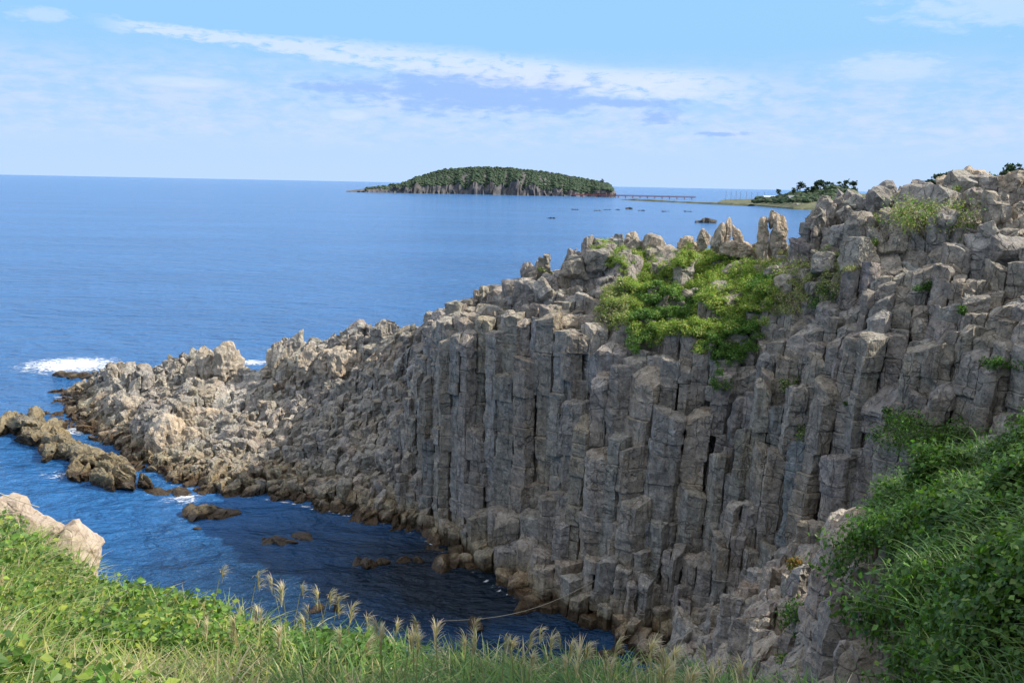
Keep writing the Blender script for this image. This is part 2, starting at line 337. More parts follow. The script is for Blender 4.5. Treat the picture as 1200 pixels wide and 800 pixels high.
def columns(seeds, zt, tilt, mb, dsf, lean, joint, rr_, gapf=.022, floor=-2.0, pale=None, rnd=.1):
    pale = np.zeros(len(seeds)) if pale is None else pale
    N = len(seeds); xy = seeds[:, :2]; K = 22; RB = 3.4
    D = np.empty((N, K), int); DD = np.empty((N, K))
    for a in range(0, N, 1000):
        d = ((xy[a:a+1000, None]-xy[None])**2).sum(-1); ix = np.argpartition(d, K+1, 1)[:, :K+1]
        dv = np.take_along_axis(d, ix, 1); o = np.argsort(dv, 1)[:, 1:]
        D[a:a+1000] = np.take_along_axis(ix, o, 1); DD[a:a+1000] = np.take_along_axis(dv, o, 1)
    dirs = []
    for i in range(N):
        cx, cy, r = seeds[i]; B = r*1.5
        poly = [(-B, -B*.8), (-B*.2, -B*1.05), (B, -B*.7), (B*1.05, B*.4), (B*.3, B), (-B*.8, B*.9)]; nb = []
        for j, d2 in zip(D[i], DD[i]):
            if d2 > (2.2*B)**2: break
            dx, dy = xy[j, 0]-cx, xy[j, 1]-cy; d = math.sqrt(d2); nb.append(j)
            poly = clip(poly, dx/d, dy/d, d/2)
            if len(poly) < 3: break
        if len(poly) < 3 or not nb: continue
        P = np.array(poly); gap = gapf*(.5+rr_.random()*1.3); P = P*(1-gap/r*1.3)
        top = zt[i]; bot = max(floor, min(top-.6, zt[nb[:11]].min()-1.6)); t = tilt[i]
        if top < floor+.3: continue
        ds = dsf[i]; pts = []
        for k in range(len(P)):
            a, c = P[k], P[(k+1) % len(P)]; L = np.hypot(*(c-a)); m = max(1, int(round(L/ds)))
            if L < .04: continue
            pts += [a+(c-a)*(q/m) for q in range(m)]
        Q = np.array(pts); n = len(Q)
        if n < 3: continue
        # levels with horizontal joints
        lv = []; sc = []; off = []; z = top; jl, jh = joint[i]; o2 = np.zeros(2); s0 = 1.0; dz = ds*1.15; tw = 0
        lv += [top, top-rnd*r]; sc += [1-rnd*.9, 1.0]; off += [o2, o2]; z = top-rnd*r
        nxt = top-rr_.uniform(.4, 1.)*jh
        while z > bot:
            z2 = z-dz
            if z2 < nxt:
                g = .025+.05*rr_.random()*r; e = .05+.04*r*rr_.random()
                if nxt < z-e*1.2: lv.append(nxt+e); sc.append(s0); off.append(o2)
                lv.append(nxt); sc.append(s0-g/r*1.6); off.append(o2)
                o2 = o2+rr_.normal(0, .055*r, 2) if rr_.random() < .65 else rr_.normal(0, .14*r, 2); s0 = min(1.06, max(.86, 1+rr_.normal(0, .055)))
                lv.append(nxt-e); sc.append(s0); off.append(o2); z = nxt-e
                nxt = nxt-rr_.uniform(jl, jh)
            else:
                z = z2; lv.append(z); sc.append(s0); off.append(o2)
        lv = np.array(lv); sc = np.array(sc); off = np.array(off); m = len(lv)
        th = rr_.uniform(0, 6.28); tq = Q@t-(rr_.random() < .6)*rr_.uniform(.4, 1.3)*np.maximum(0, Q[:, 0]*math.cos(th)+Q[:, 1]*math.sin(th)-rr_.uniform(.0, .35)*r); fall = np.exp(-(top-lv)/1.0)
        V = np.empty((m, n, 3)); V[:, :, :2] = Q[None]*sc[:, None, None]+off[:, None, :]
        V[:, :, 2] = lv[:, None]+fall[:, None]*tq[None]
        V[:, :, :2] += (lv[:, None, None]-top)*lean[i]
        V[:, :, 0] += cx; V[:, :, 1] += cy
        on = np.hypot(Q[:, 0], Q[:, 1])+1e-6; O = np.zeros((m, n, 3)); O[:, :, :2] = (Q/on[:, None])[None]; O[0, :, 2] = .7
        idx = np.arange(m*n).reshape(m, n); nx_ = np.roll(idx, -1, 1)
        q = np.stack([idx[:-1], idx[1:], nx_[1:], nx_[:-1]], -1).reshape(-1, 4)
        vs = [V.reshape(-1, 3)]; os_ = [O.reshape(-1, 3)]; base = m*n; prev = idx[0]; qs = [q]
        ks = [1-rnd*.9]
        for k_, dzc in ((.72, .03*r), (.40, .04*r)) if r > .55 else ((.5, .03*r),):
            Vk = np.empty((n, 3)); Vk[:, :2] = Q*k_+(cx, cy); Vk[:, 2] = top+tq*(k_ if k_ > .6 else k_*.8)+dzc; vs.append(Vk); os_.append(np.tile((0, 0, 1.), (n, 1)))
            cur = base+np.arange(n); qs.append(np.stack([prev, np.roll(prev, -1), np.roll(cur, -1), cur], -1)); prev = cur; base += n
        vs.append(np.array([[cx, cy, top+.05*r]])); os_.append(np.array([[0, 0, 1.]]))
        tr = np.stack([prev, np.roll(prev, -1), np.full(n, base)], -1)
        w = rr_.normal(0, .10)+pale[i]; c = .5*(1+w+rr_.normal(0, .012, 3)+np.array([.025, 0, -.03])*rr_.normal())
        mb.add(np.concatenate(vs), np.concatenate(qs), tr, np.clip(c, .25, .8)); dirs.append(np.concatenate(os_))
    return np.concatenate(dirs)
def roughen(mb, O, a_fbm=.11, a_cell=.15, s_cell=(1.5, 1.5, .95), fine=1.0, seed=5, wallsoft=None):
    V = np.concatenate(mb.v)
    d = cell3(V*np.array(s_cell)*fine, seed)*a_cell + cell3(V*np.array(s_cell)*2.3*fine, seed+9)*a_cell*.45
    W = np.stack([fbm(V*.9*fine+q*31., seed+q, 3) for q in range(3)], -1)*a_fbm*1.3
    W += np.stack([vnoise(V*4.2*fine+q*11., seed+40+q) for q in range(3)], -1)*a_fbm*.3
    if wallsoft is not None: q = wallsoft(V); d = d*q; W = W*np.minimum(q, 1)[:, None]
    V = V + O*d[:, None] + W*np.array([1, 1, .7]); mb.v = [V]; mb.c = [np.concatenate(mb.c)]

def ico(sub):
    import bmesh
    bm = bmesh.new(); bmesh.ops.create_icosphere(bm, subdivisions=sub, radius=1); V = np.array([v.co[:] for v in bm.verts]); T = np.array([[v.index for v in f.verts] for f in bm.faces]); bm.free(); return V, T
ICO = {k: ico(k) for k in (1, 2, 3, 4, 5)}
def rotz(V, a, tilt=(0, 0)):
    c, s = math.cos(a), math.sin(a); V = V@np.array([[c, s, 0], [-s, c, 0], [0, 0, 1]])
    for ax, t in ((0, tilt[0]), (1, tilt[1])):
        c, s = math.cos(t), math.sin(t); M = np.array([[1, 0, 0], [0, c, s], [0, -s, c]]) if ax == 0 else np.array([[c, 0, -s], [0, 1, 0], [s, 0, c]]); V = V@M
    return V
def cliff():
    F = FA
    def rfun(x, y):
        v, z = F.par(x, y); big = cell3(p3(x*.22, y*.22), 13); r = np.full(len(x), 1.0)*np.where(big > .25, 1.3, np.where(big < -.4, .68, .92)); px = proj(p3(x, y, np.maximum(z, 0)))[:, 0]
        n = vnoise(p3(x*.25, y*.25), 3)
        r = np.where(px < 500, np.where(big > .3, 1.25, np.where(big < -.45, .5, .72)), r); r = np.where((px > 500) & (v > 4.0), np.where(big > .2, 1.25, .66), r); r = np.where((px > 880) & (v < 4.05), np.where(big > .1, 1.2, .74), r)
        r = r*(1+.22*n+rng.uniform(-.34, .36, len(x))); r = np.where(v > 6.15, 2.4, r); return r
    S = darts(F, rfun, (-74, 29, 74, 148), -1.6, 11, 260000)
    x, y = S[:, 0], S[:, 1]; v, _ = F.par(x, y)
    # clusters of neighbouring columns break off together
    sc = np.where(x < -9, .45, .27)
    w = np.stack([cell3(p3(x*sc, y*sc), 21), cell3(p3(x*sc, y*sc), 22)], -1)
    w2 = np.stack([vnoise(p3(x*.11, y*.11), 31), vnoise(p3(x*.11, y*.11), 32)], -1)
    px = proj(p3(x, y, np.maximum(F.at(x, y), 0)))[:, 0]
    head = px < 495; wall = (~head) & (v < 4.05); up = (~head) & (v >= 4.05); bk = v > 6.1
    aw = np.where(head, .9, np.where(wall, .55, 1.35)); 
    hx = x+w[:, 0]*aw+w2[:, 0]*np.where(head, .9, 1.4); hy = y+w[:, 1]*aw+w2[:, 1]*np.where(head, .9, 1.4)
    z = F.at(hx, hy); z = np.where(z < -10, F.at(x, y), z); z = np.where(z < -10, -2, z)
    for P, r, h in BP:
        d = np.hypot((x-P[0]), (y-P[1]))/r+.25*vnoise(p3(x*.5, y*.5), 55); z = z+h*np.clip((1.15-d)/.5, 0, 1)
    rn = rng.normal(0, 1, len(S)); amp = np.where(head, .26, np.where(wall, .35, .42)); edge = np.clip((z+.3)/2.2, .2, 1)
    rel = np.where(head, .7, np.where(up, 1.6*np.clip((px-470)/170, .35, 1), np.where(F.at(x, y) > 11, 1.3, .5)))*cell3(p3(x*.55, y*.55), 77)+np.where(head, .55, .5)*fbm(p3(x*.3, y*.3), 78, 3)
    z = z+edge*(rn*amp*.6+rel*.55); ease = np.where(px < 495, 1, np.clip((px-470)/170, .25, 1)); z = np.where((v > 4.4)&(v < 6.2), z+edge*np.where(head, .12, .3)*ease*np.abs(rng.normal(0, 1, len(S))), z)
    e = .6
    gx = (F.at(x+e, y)-F.at(x-e, y))/(2*e); gy = (F.at(x, y+e)-F.at(x, y-e))/(2*e); g = np.stack([gx, gy], -1); g = g/np.maximum(1, np.hypot(gx, gy)[:, None])
    tilt = g*np.where(head, .55, np.where(up, .3, .12))[:, None]+rng.normal(0, 1, (len(S), 2))*np.where(head, .30, np.where(up, .42, np.where(px > 880, .28, .17)))[:, None]
    lean = np.stack([vnoise(p3(x*.08, y*.08), 61)*.06+.02, vnoise(p3(x*.08, y*.08), 62)*.05-.02], -1)
    joint = np.stack([np.where(head, .5, np.where(wall, .7, .6)), np.where(head, 1.5, np.where(wall, 3.2, 1.8))], -1)
    # the lowest part of the wall is broken into shorter blocks
    low = wall & (F.at(x, y) < 7); joint[low] = (.7, 2.2)
    jr = wall & (px > 900); joint[jr] = (.5, 1.9)
    dsf = np.where(bk, .7, np.where(head, .17, .2))
    mb = MB(); O = columns(S, z, tilt, mb, dsf, lean, joint, random_gen(5), pale=np.where(head, np.clip((v-2.2)*.14, 0, .3)*(px < 430), np.where(v > 4.3, .16, 0))*np.clip(.8+.6*vnoise(p3(x*.2, y*.2), 88), 0, 1.5), rnd=.04)  # paler toward the crest: dry bleached rock, plus sunlight painted into the column tint
    # broken angular blocks wedged among the column ends
    r_ = np.random.default_rng(77); cand = np.where(((v > 4.05) & (v < 6.0) & ~head) | (head & (v > 4.3) & (v < 5.6)))[0]; cand = r_.permutation(cand); nb_ = 0; OO = [O]
    for i in cand:
        hd = head[i]
        if z[i] < .6 or r_.random() < (.8 if hd else .25): continue
        nb_ += 1
        if nb_ > 520: break
        k = r_.lognormal(-.1, .4)*(.62 if hd else .8); size = np.array([k*r_.uniform(.6, 1.3), k*r_.uniform(.6, 1.1), k*r_.uniform(.5, 1.25)])
        V, T = ICO[3]; N = np.concatenate([np.eye(3), -np.eye(3), nrm(r_.normal(0, 1, (4, 3)))]); dd = np.concatenate([r_.uniform(.6, .85, 6), r_.uniform(.75, 1.0, 4)])
        V = V*np.minimum((dd[None]/np.maximum(V@N.T, 1e-3)).min(1), 1.25)[:, None]*size; V = rotz(V, r_.uniform(0, 6.28), (r_.normal(0, .35), r_.normal(0, .35)))
        w_ = r_.normal(0, .1); mb.add(V+np.array([x[i]+r_.normal(0, .3), y[i]+r_.normal(0, .3), z[i]+k*r_.uniform(-.15, .3)]), t=T, c=np.clip(.5*(1+w_+r_.normal(0, .015, 3)), .3, .75)); OO.append(nrm(V))
    roughen(mb, np.concatenate(OO), wallsoft=lambda V: np.where((V[:, 0] > -9) & (F.par(V[:, 0], V[:, 1])[0] < 4.1), .55, .9))
    Zc = F.Z.copy(); Zc[Zc < -10] = -3
    for _ in range(5):
        E = Zc.copy()
        for a in (-1, 0, 1):
            for c in (-1, 0, 1): E = np.minimum(E, np.roll(np.roll(Zc, a, 0), c, 1))
        Zc = E
    Zc = Zc[::2, ::2]-.9; gx_ = F.x0+np.arange(Zc.shape[0])*F.cell*2; gy_ = F.y0+np.arange(Zc.shape[1])*F.cell*2
    X, Y = np.meshgrid(gx_, gy_, indexing='ij'); i = np.arange(Zc.size).reshape(Zc.shape)
    q = np.stack([i[:-1, :-1], i[1:, :-1], i[1:, 1:], i[:-1, 1:]], -1).reshape(-1, 4); q = q[Zc.ravel()[q].max(1) > -2]
    used, inv = np.unique(q, return_inverse=True); VC = np.stack([X.ravel(), Y.ravel(), Zc.ravel()], -1)[used]
    mb.add(VC, inv.reshape(-1, 4), c=(.42, .41, .40))
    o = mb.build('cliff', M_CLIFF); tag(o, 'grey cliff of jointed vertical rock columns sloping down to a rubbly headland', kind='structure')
    return S, z, tilt
def random_gen(s): return np.random.default_rng(s)
CS, CZ, CT = cliff()
def cliff_top(x, y):
    """height of the built column tops at (x,y) arrays"""
    x = np.atleast_1d(x); y = np.atleast_1d(y); out = np.empty(len(x))
    for a in range(0, len(x), 2000):
        d = (x[a:a+2000, None]-CS[None, :, 0])**2+(y[a:a+2000, None]-CS[None, :, 1])**2; i = d.argmin(1)
        out[a:a+2000] = CZ[i]+CT[i, 0]*(x[a:a+2000]-CS[i, 0])+CT[i, 1]*(y[a:a+2000]-CS[i, 1])
    return out

# ------------------------------------------------------------------ sea, foam
def sheet(name, xs, ys, zf, mat, cf=None, smooth=True):
    X, Y = np.meshgrid(xs, ys, indexing='ij'); Z = zf(X.ravel(), Y.ravel()); V = np.stack([X.ravel(), Y.ravel(), Z], -1)
    i = np.arange(len(xs)*len(ys)).reshape(len(xs), len(ys))
    q = np.stack([i[:-1, :-1], i[1:, :-1], i[1:, 1:], i[:-1, 1:]], -1).reshape(-1, 4); mb = MB()
    mb.add(V, q, c=(np.repeat(cf(X.ravel(), Y.ravel())[:, None], 3, 1) if cf else None)); return mb.build(name, mat, smooth=smooth)
g = np.array([-90000, -40000, -15000, -5000, -1500, -500, -200, 0, 200, 500, 1500, 5000, 15000, 40000, 90000.])
sea = sheet('sea', g, g+0, lambda x, y: 0*x, M_SEA); tag(sea, 'blue rippled sea reaching to the horizon', kind='structure')
def foam(label, px, py, rx, ry, dens):
    P = atz(px, py); xs = np.linspace(-rx, rx, 48)+P[0]; ys = np.linspace(-ry, ry, 48)+P[1]
    o = sheet('foam', xs, ys, lambda x, y: .012+.12*np.clip(1-np.hypot((x-P[0])/rx, (y-P[1])/ry), 0, 1)*(1+.8*vnoise(p3(x*.9, y*.9), 4)), M_FOAM,
              lambda x, y: np.clip(dens-1.15*np.hypot((x-P[0])/rx, (y-P[1])/ry)**1.5, -1, 1))
    tag(o, label, kind='stuff'); return o
foam('white breaking foam around the small rock off the headland tip', 82, 428, 13, 11, .82)
foam('thin foam in the channel behind the long skerry', 85, 505, 5, 5, .62)
foam('thin foam line along the near side of the long skerry', 78, 558, 7, 3.5, .5)
foam('thin foam behind the end of the headland near the pinnacle', 295, 425, 9, 5, .66)
foam('thin foam washing over low rocks in the inlet mouth', 215, 585, 4, 3, .56)
foam('thin foam between the headland rocks and the breaking wave', 100, 465, 8, 6, .62)

def shore_foam():
    xs = np.arange(-70, 4, .5); ys = np.arange(56, 122, .5)
    def cf(x, y):
        z = FA.at(x, y); z = np.where(z < -10, -5, z); band = np.exp(-((z+.75)/.45)**2); return np.clip(.60*band-.25+.35*vnoise(p3(x*.12, y*.12), 6)*band, -1, 1)
    o = sheet('foam', xs, ys, lambda x, y: .01+.03*(1+vnoise(p3(x*.7, y*.7), 8)), M_FOAM, cf); tag(o, 'broken line of thin foam along the foot of the headland', kind='stuff')
shore_foam()

# ------------------------------------------------------------------ free rocks
def rock_shape(seed, size, sub=4, planes=14, flat=.0, rough=.13, fine=1.0):
    r_ = np.random.default_rng(seed); V, T = ICO[sub]; V = V.copy(); N = r_.normal(0, 1, (planes, 3)); N[:, 2] *= (.6+flat); N /= np.linalg.norm(N, axis=1)[:, None]
    d = r_.uniform(.55, .95, planes); k = np.maximum(V@N.T, 1e-3); rad = np.minimum((d[None]/k).min(1), 1.1); V = V*rad[:, None]
    size = np.asarray(size, float); V = V*size; nrm = V/np.maximum(np.linalg.norm(V, axis=1), 1e-6)[:, None]; s = size.mean()
    V = V+nrm*(fbm(V*1.6/s+seed*3.1, seed, 4)*rough*s*1.6+cell3(V*3.0/s+seed, seed+5)*rough*s*.8+cell3(V*7.0/s+seed, seed+6)*rough*s*.4)[:, None]
    return V, T
def rocks(name, label, cat, mat, parts, origin, group=None, sub=4, rough=.1):
    """one rock mass grown from a few overlapping blocks: (dx,dy,dz, sx,sy,sz, rot, seed)"""
    mb = MB()
    for (dx, dy, dz, sx, sy, sz, a, sd) in parts:
        V, T = rock_shape(sd, (sx, sy, sz), sub, rough=rough); V = rotz(V, a, (.12*math.sin(sd), .12*math.cos(sd*2.)))
        mb.add(V+np.array([dx, dy, dz])+origin, t=T, c=np.full(3, .5*(1+.08*math.sin(sd*5.3))))
    return tag(mb.build(name, mat, origin=origin), label, cat, group)
# long skerry off the inlet mouth
A = atz(22, 500); B = atz(155, 572); parts = []
for k in range(64):
    t = (k+.5)/64; q = A+(B-A)*t+np.array([rng.normal(0, .9), rng.normal(0, .9), 0]); s = rng.uniform(.75, 1.5)*(1.25 if t < .2 else 1)*(1 if t < .85 else .7); h = (1.0+.75*(t < .12))*rng.uniform(.55, 1.15)
    parts.append((q[0]-A[0], q[1]-A[1], 0.15+rng.uniform(0, .3), s*2.2, s*rng.uniform(.7, 1.0), h, math.atan2(B[1]-A[1], B[0]-A[0])+rng.normal(0, .3), 100+k))
rocks('skerry', 'long low brown skerry lying parallel to the headland at the left', 'skerry', M_SKERRY, parts, A, sub=4, rough=.12)
def searock(name, label, px, py, w, h, n, seed, mat=M_SKERRY, ar=.6, cat='sea rock', group=None):
    P = atz(px, py); r_ = np.random.default_rng(seed); pr = []
    if w < 4: w *= 1.3
    for k in range(n):
        t = 0 if n == 1 else (k/(n-1)-.5)*1.15; s = w*(.9 if n == 1 else .62)*r_.uniform(.6, 1.1)
        pr.append((t*w+r_.normal(0, .05*w), r_.normal(0, ar*w*.35), -.12*h, s, s*r_.uniform(.7, 1)*max(ar, .65), h*r_.uniform(.6, 1.0), r_.uniform(0, 6), seed*10+k))
    return rocks(name, label, cat, mat, pr, P, group, sub=3 if w < 4 else 4, rough=.05)
searock('sea_rock', 'dark jagged rock awash in the middle of the inlet mouth', 246, 602, 1.9, .95, 6, 41)
searock('sea_rock', 'low dark ledge trailing off the headland toward the inlet', 196, 577, 1.8, .45, 4, 42)
searock('sea_rock', 'flat reddish rock barely above the inlet water', 336, 632, 1.7, .3, 4, 43)
searock('sea_rock', 'small round rock beside the flat reddish rock', 308, 632, .42, .3, 1, 44)
searock('sea_rock', 'small wet rock left of the jagged inlet rock', 230, 620, .5, .25, 1, 49)
searock('sea_rock', 'pale topped rock in the inlet below the headland', 432, 660, 1.1, .65, 4, 45)
searock('sea_rock', 'small flat rock right of the pale topped inlet rock', 482, 657, .75, .4, 2, 46)
searock('sea_rock', 'dark rock half hidden behind the grass plumes', 383, 716, .9, .6, 2, 50)
searock('sea_rock', 'rounded rock at the end of the rope in dark water', 556, 727, 1.1, .5, 1, 47)
searock('sea_rock', 'low rock inside the breaking white wave', 88, 440, 3.2, .7, 4, 48)
searock('sea_rock', 'grey boulder at the foot of the cliff right of the rope', 775, 768, 1.4, 1.1, 4, 51, M_CLIFF)
searock('sea_rock', 'pale flat boulder at the foot of the cliff near grass plumes', 712, 768, 1.2, .6, 3, 52, M_CLIFF)
searock('sea_rock', 'rounded dark islet in the calm bay behind the cliff top', 826, 261, 9, 4.2, 7, 53, M_WET)
searock('sea_rock', 'tiny dark rock alone in open water below the island', 646, 256, 3.0, 1.6, 3, 54, M_WET)
searock('sea_rock', 'brown shelf at the foot of the cliff by the inlet corner', 548, 664, 2.0, 1.2, 5, 55, M_CLIFF)
for k, (px, py) in enumerate([(674, 246), (700, 247), (712, 246), (724, 246), (738, 245), (752, 247), (780, 248), (806, 248)]):
    searock('reef_rock', 'tiny dark reef rock in a row out in the bay', px, py, 3.8, 1.3 if k != 4 else 3.2, 3, 60+k, mat=M_WET, group='reef rocks in the bay', cat='reef rock')

def stand(name, label, cat, px, py, y, parts, mat=M_PALE, sink=.5, sub=4):
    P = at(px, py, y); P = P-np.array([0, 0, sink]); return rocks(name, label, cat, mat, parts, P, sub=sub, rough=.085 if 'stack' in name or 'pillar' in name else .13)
# pinnacle on the headland: (px,py) is its foot
stand('rock_pinnacle', 'tall block shaped rock pinnacle standing on the headland', 'rock pinnacle', 264, 447, 100, [(0, 0, 1.8, 1.9, 1.6, 3.1, .4, 301), (-1.9, .5, 1.7, 1.6, 1.4, 2.7, .9, 302), (1.4, -.6, .2, 1.6, 1.3, 1.3, .2, 303), (-3.6, .2, .9, 1.3, 1.2, 1.5, .2, 304)])
stand('rock_outcrop', 'sunlit knobbly outcrop at the lower left of the headland', 'rock outcrop', 200, 520, 86.5, [(0, 0, .8, 2.0, 1.8, 2.3, .4, 311), (-1.8, .8, .8, 1.5, 1.5, 2.2, .9, 312), (1.7, .6, .6, 1.4, 1.3, 1.8, .2, 313), (.6, -1.3, 0, 1.3, 1.1, 1.3, 1.9, 314)])
stand('rock_outcrop', 'broken sunlit outcrop near the tip of the headland above the skerry', 'rock outcrop', 148, 478, 97, [(0, 0, .5, 1.5, 1.3, 1.6, .4, 411), (-1.6, .5, .4, 1.3, 1.2, 1.3, .9, 412), (1.5, .4, .3, 1.2, 1.1, 1.3, .2, 413), (2.7, .2, 0, 1.1, 1.0, 1.0, 1.3, 414)])
stand('rock_outcrop', 'long sunlit outcrop on the headland below the tall pinnacle', 'rock outcrop', 252, 492, 92, [(0, 0, .4, 1.4, 1.2, 1.5, .5, 421), (-1.7, .3, .3, 1.3, 1.1, 1.4, .9, 422), (1.5, .6, .2, 1.2, 1.1, 1.2, .1, 423)])
stand('rock_outcrop', 'sunlit outcrop in the middle of the headland right of the pinnacle', 'rock outcrop', 395, 430, 91.5, [(0, 0, .8, 1.7, 1.5, 1.9, .3, 321), (-1.6, .5, .9, 1.4, 1.3, 1.7, 1.1, 322), (1.7, .4, .7, 1.3, 1.2, 1.5, .2, 323), (-3.2, .6, 1.0, 1.3, 1.2, 1.9, .2, 324)])
stand('rock_pillar', 'small pale stump of rock on the headland beside the cliff', 'rock pillar', 457, 428, 85, [(0, 0, .4, .55, .5, 1.1, .3, 331)])
stand('rock_pillar', 'small double pillar of rock on the headland slope', 'rock pillar', 341, 462, 93, [(0, 0, .5, .6, .6, 1.4, .3, 341), (.8, .2, .2, .5, .5, 1.1, .9, 342)])
stand('rock_stack', 'tall twin rock stack standing on the skyline', 'rock stack', 903, 291, 66, [(-.72, 0, .9, .5, .55, 1.7, .2, 351), (-.62, .1, 2.0, .5, .5, .8, .7, 356), (.38, .1, .9, .62, .6, 1.7, .5, 352), (.1, .2, 2.7, .55, .5, .75, .8, 353), (.5, .0, 2.1, .55, .5, .95, .2, 357), (.8, -.2, .3, .5, .5, 1.0, .4, 354), (.9, .1, 1.6, .36, .4, .8, .4, 355)])
stand('rock_stack', 'clustered lower rock stack left of the tall twin stack', 'rock stack', 858, 286, 67, [(-1.05, 0, .9, .5, .5, 1.15, .2, 361), (-.4, 0, 1.2, .34, .4, 1.4, .6, 362), (.35, .1, .9, .6, .5, 1.1, .9, 363), (.2, -.6, .1, 1.2, .8, .7, .1, 364), (1.0, -.2, .1, .6, .6, .7, .3, 365)])
stand('boulder', 'pale pointed boulder on the cliff rim above the green scrub', 'boulder', 741, 286, 72.5, [(0, 0, .5, .95, .7, 1.0, .4, 371), (-.8, .1, .1, .7, .6, .6, .2, 372)])
stand('boulder', 'small pale boulder left of the pointed boulder on the rim', 'boulder', 718, 284, 73, [(0, 0, .35, .5, .45, .6, .2, 375)])
stand('boulder', 'pale boulder on the rim between the scrub and the stacks', 'boulder', 804, 288, 71, [(0, 0, .4, .8, .7, .8, .2, 381), (.9, 0, .2, .7, .6, .6, 1.0, 382)])
stand('boulder', 'square pale block on the rim beside the low stack', 'boulder', 824, 281, 69, [(0, 0, .5, .6, .5, .8, .2, 385)])
stand('boulder', 'large sunlit tan boulder at the top right of the ridge', 'boulder', 1190, 218, 57.5, [(0, 0, .5, 1.2, 1.0, 1.1, .4, 391)])
stand('rock_outcrop', 'sunlit knob of rock crowning the ridge at the right', 'rock outcrop', 1140, 214, 60.5, [(0, 0, .4, 1.4, 1.2, 1.0, .2, 395), (-1.4, .2, .1, 1.3, 1.1, .8, .7, 396), (1.2, .1, .1, 1.0, .9, .8, .7, 397)])
stand('rock_outcrop', 'rounded dark headed outcrop at the left end of the ridge', 'rock outcrop', 982, 262, 63, [(-.9, 0, .9, .9, .9, 1.3, .2, 401), (-1.5, .3, .1, .8, .9, 1.4, .6, 402), (.2, .3, 1.3, .9, .9, 1.1, 1.0, 403), (1.2, .2, 1.2, .8, .9, 1.0, .4, 404), (2.1, .4, 1.2, .9, .8, .8, .1, 405), (.5, -.4, .2, 1.1, .8, 1.1, .3, 406)], M_CLIFF)

# ------------------------------------------------------------------ foreground slope, bank, spur
def psec(pts): return [at(*p) for p in pts]
FS = []
for (px, py, y) in [(-900, 560, 9), (-400, 560, 10.), (-120, 622, 10.5), (20, 655, 10.3), (120, 722, 9.8), (250, 755, 9.0), (400, 788, 8.6), (560, 814, 8.0), (700, 826, 7.6), (850, 842, 7.2), (1000, 872, 7.0), (1200, 890, 7.5), (1500, 800, 8.5)]:
    q = at(px, py, y); g0 = np.array([q[0]*.25, 0.5, H-1.75]); g1 = g0*.45+q*.55+np.array([0, 0, -.1]); bb = np.array([q[0]*.6, -12, H-.4]); d = q/np.hypot(q[0], q[1]); d[2] = 0
    FS.append([bb, g0, g1, q, q+d*1.5+np.array([0, 0, -2.2]), q+d*5+np.array([0, 0, -14]), q+d*9+np.array([0, 0, -28])])
FF = Field(FS, (-16, -8, 22, 22), .2)
def ground_sheet(name, F, box, mat, label, n=130, am=.12, fz=None):
    xs = np.linspace(box[0], box[2], n); ys = np.linspace(box[1], box[3], n)
    def zf(x, y):
        z = F.at(x, y); return np.where(z < -20, -3, z)+fbm(p3(x*.7, y*.7), 8, 3)*am
    o = sheet(name, xs, ys, zf, mat); tag(o, label, kind='structure'); return o
ground_sheet('grass_slope', FF, (-15.5, -7.5, 21, 20), M_SOIL, 'earth of the grassy cliff edge in the foreground')
US = [psec(p) for p in [
 [(800, 900, 37), (806, 820, 40), (812, 770, 43.5), (822, 748, 46), (826, 800, 47.5)],
 [(850, 900, 33), (852, 800, 36), (856, 735, 40), (862, 688, 44), (866, 760, 46.5)],
 [(910, 900, 28), (908, 800, 31.5), (905, 725, 36), (902, 652, 41.5), (905, 700, 44)],
 [(985, 900, 22), (980, 800, 26), (975, 715, 31), (968, 622, 38.5), (975, 640, 42)],
 [(1045, 900, 16.5), (1035, 790, 18.5), (1025, 705, 22), (1018, 645, 26.5), (1030, 640, 30)],
 [(1110, 900, 12.5), (1105, 760, 15), (1102, 655, 19), (1100, 588, 25.5), (1106, 600, 31)],
 [(1210, 920, 9.5), (1205, 760, 12), (1202, 625, 17), (1200, 532, 25), (1202, 560, 30)],
 [(1400, 900, 8), (1390, 700, 11), (1380, 560, 16), (1370, 470, 24), (1360, 500, 29)],
 [(1800, 800, 7), (1750, 640, 10), (1700, 480, 15), (1650, 350, 22), (1600, 380, 30)]]]
US = [[s[0]+np.array([0, -1.5, -9.])]+s+[s[-1]+np.array([0, 1.5, -9.])] for s in US]
FU = Field(US, (2, 4, 48, 50), .2)
